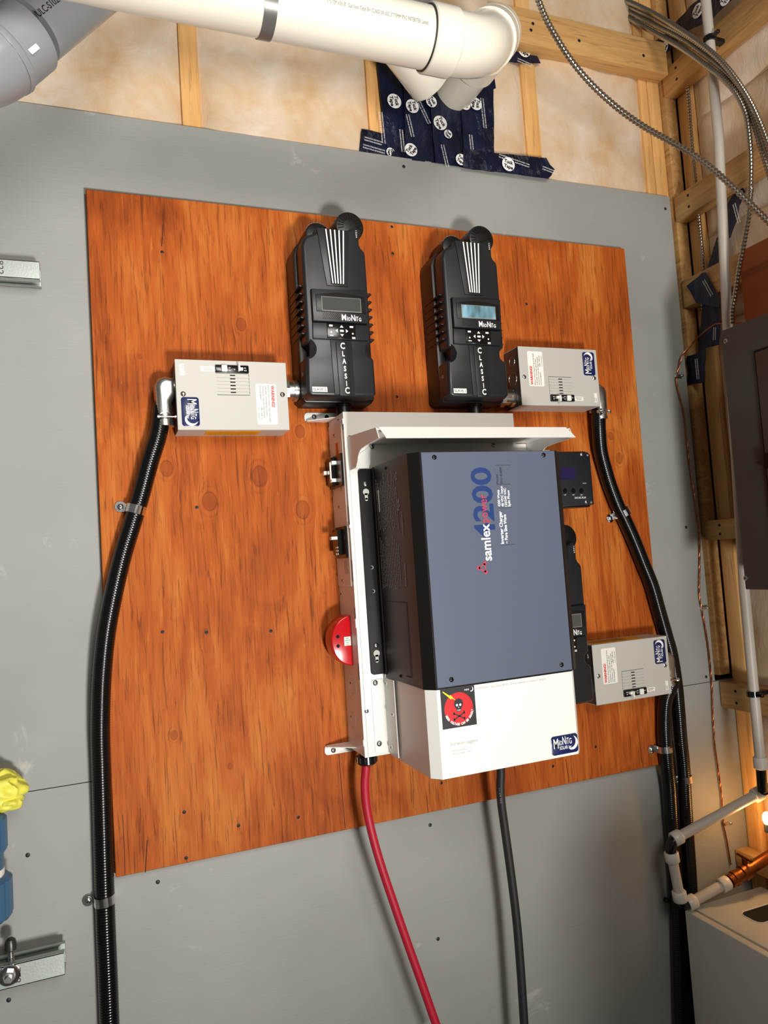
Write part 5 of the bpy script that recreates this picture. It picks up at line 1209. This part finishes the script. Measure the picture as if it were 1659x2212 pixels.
bm = newbm(); text(bm, '822', Vector((x1 - .0660, y0, zc + .013)), -UZ, UX, .0100, .024, 0, .0004); mesh('stamped_number', bm, 'panelg', ch)
bm = newbm(); text(bm, '822', Vector((0, 0, 0)), UX, UZ, .001); bm.free()
t, x1, y0, zc, ztop, ch = strut('galvanised strut end with bolt and washer at the lower left edge', 140, 2081, .060, .036, False, True)
bm = newbm(); text(bm, '822', Vector((x1 - .0640, y0, zc - .012)), UZ, -UX, .0100, .022, 0, .0004); mesh('stamped_number', bm, 'panelg', ch)
c_ = P(20, 2106, .060)
t = thing('hex_bolt', 'large hex bolt with round washer on the lower left strut', 'bolt', c_)
bm = newbm(); lathe(bm, c_ + OUT * .0002, c_ + OUT, [(0, .0160), (.002, .0160), (.0032, .0145)], 28); mesh('washer', bm, 'chrome', t)
bm = newbm(); lathe(bm, c_ + OUT * .003, c_ + OUT, [(0, .0092), (.007, .0092), (.008, .0082)], 6); mesh('bolt_head', bm, 'zinc', t)
bm = newbm(); cyl(bm, c_ + OUT * .010, c_ + OUT * .016, .0045, 14); mesh('threaded_tip', bm, 'zinc', t)
c_ = P(24, 2066, .040)
t = thing('threaded_stud', 'short threaded stud topped by a rounded nut, standing up from the lower left strut', 'bolt', c_)
zt_ = P(22, 2046, .040).z
bm = newbm(); q2 = [(i * .0011, .0042 if i % 2 else .0050) for i in range(int((zt_ - (c_.z - .012)) / .0011) + 4)]; lathe(bm, (c_.x, c_.y, c_.z - .012), (c_.x, c_.y, 9), q2, 14); mesh('thread', bm, 'zinc', t)
bm = newbm(); lathe(bm, (c_.x, c_.y, zt_ - .004), (c_.x, c_.y, 9), [(0, .0085), (.010, .0085), (.016, .0070), (.019, .0030)], 10); mesh('cap_nut', bm, plain('dark_nut', (70, 70, 68), .35, .6), t)
# yellow glove bundle
t = thing('rubber_glove', 'crumpled yellow rubber glove poking in at the left edge', 'glove', P(0, 1710, .05))
g_c = P(-8, 1708, .045); bm = newbm(); b_ = bmesh.new(); bmesh.ops.create_icosphere(b_, subdivisions=5, radius=1)
for v in b_.verts:
    n_ = v.co.normalized(); r_ = 1 + .28 * noise.noise(n_ * 1.3 + Vector((5, 1, 2))) - .55 * abs(noise.noise(n_ * 1.7 + Vector((1, 9, 4))))
    v.co = g_c + Vector((n_.x * .043 * r_, n_.y * .030 * r_, n_.z * .036 * r_))
join(bm, b_); mesh('glove_folds', bm, 'rubber', t, smooth=60)
bm = newbm(); b_ = bmesh.new(); bmesh.ops.create_icosphere(b_, subdivisions=4, radius=1); g2_ = P(17, 1732, .055)
for v in b_.verts:
    n_ = v.co.normalized(); r_ = 1 + .25 * noise.noise(n_ * 1.4 + Vector((2, 7, 2))) - .35 * abs(noise.noise(n_ * 1.9 + Vector((3, 3, 4))))
    v.co = g2_ + Vector((n_.x * .026 * r_, n_.y * .018 * r_, n_.z * .015 * r_))
join(bm, b_); mesh('glove_cuff', bm, 'rubber', t, smooth=60)
# blue union valve
zA = P(20, 1755, .06).z; zB = P(20, 1836, .06).z; zC = P(20, 1885, .06).z; zD = P(20, 1977, .06).z; xr = P(22, 1800, .06).x
cx0 = xr - .046
t = thing('union_valve', 'steel blue plastic union with two knurled nuts at the left edge', 'pipe fitting', (cx0, -.06, zD))
def knurl(z0, z1, r):
    bm = newbm(); n = 48; ring = []
    for z, k in ((z0, .90), (z0 + .006, 1), (z1 - .006, 1), (z1, .86)):
        ring.append([bm.verts.new(Vector((cx0 + r * k * (1 - (.05 if (i % 4) < 1 else 0)) * math.cos(math.tau * i / n), -.06 + r * k * (1 - (.05 if (i % 4) < 1 else 0)) * math.sin(math.tau * i / n), z))) for i in range(n)])
    for a_, b_ in zip(ring, ring[1:]):
        for i in range(n): bm.faces.new((a_[i], a_[(i + 1) % n], b_[(i + 1) % n], b_[i]))
    bm.faces.new(ring[0][::-1]); bm.faces.new(ring[-1]); mesh('knurled_nut', bm, 'bluepl', t, smooth=25)
knurl(zB, zA, .042); knurl(zD, zC, .047)
bm = newbm(); cyl(bm, (cx0, -.06, zC - .002), (cx0, -.06, zB + .002), .036, 32); mesh('valve_body', bm, 'bluepl', t)
bm = newbm(); cyl(bm, (cx0, -.06, zA - .002), (cx0, -.06, zA + .10), .022, 32); mesh('pipe_end', bm, 'bluepl', t)
bm = newbm(); cyl(bm, (cx0, -.06, zD + .002), (cx0, -.06, zD - .30), .022, 32); mesh('pipe_end', bm, 'bluepl', t)
bm = newbm(); lathe(bm, (cx0, -.06, zC - .001), (cx0, -.06, 9), [(0, .0365), (.012, .0365)], 32); mesh('white_band', bm, 'label', t)
# ---- unseen tank-shaped cylinder, added to shade the lower right corner
t = thing('shade_blocker', 'tall grey tank shape added out of view to shade the lower right', 'tank', (1.02, -1.00, 0))
bm = newbm(); lathe(bm, (1.02, -1.00, 0.0), (1.02, -1.00, 2), [(0, .25), (.01, .26), (.74, .26), (.79, .22), (.80, .08)], 48); mesh('blocker_body', bm, 'cpvc', t)
bm = newbm(); cyl(bm, (1.02, -1.00, .8), (1.02, -1.00, .86), .03, 20); mesh('blocker_cap', bm, 'brass', t)
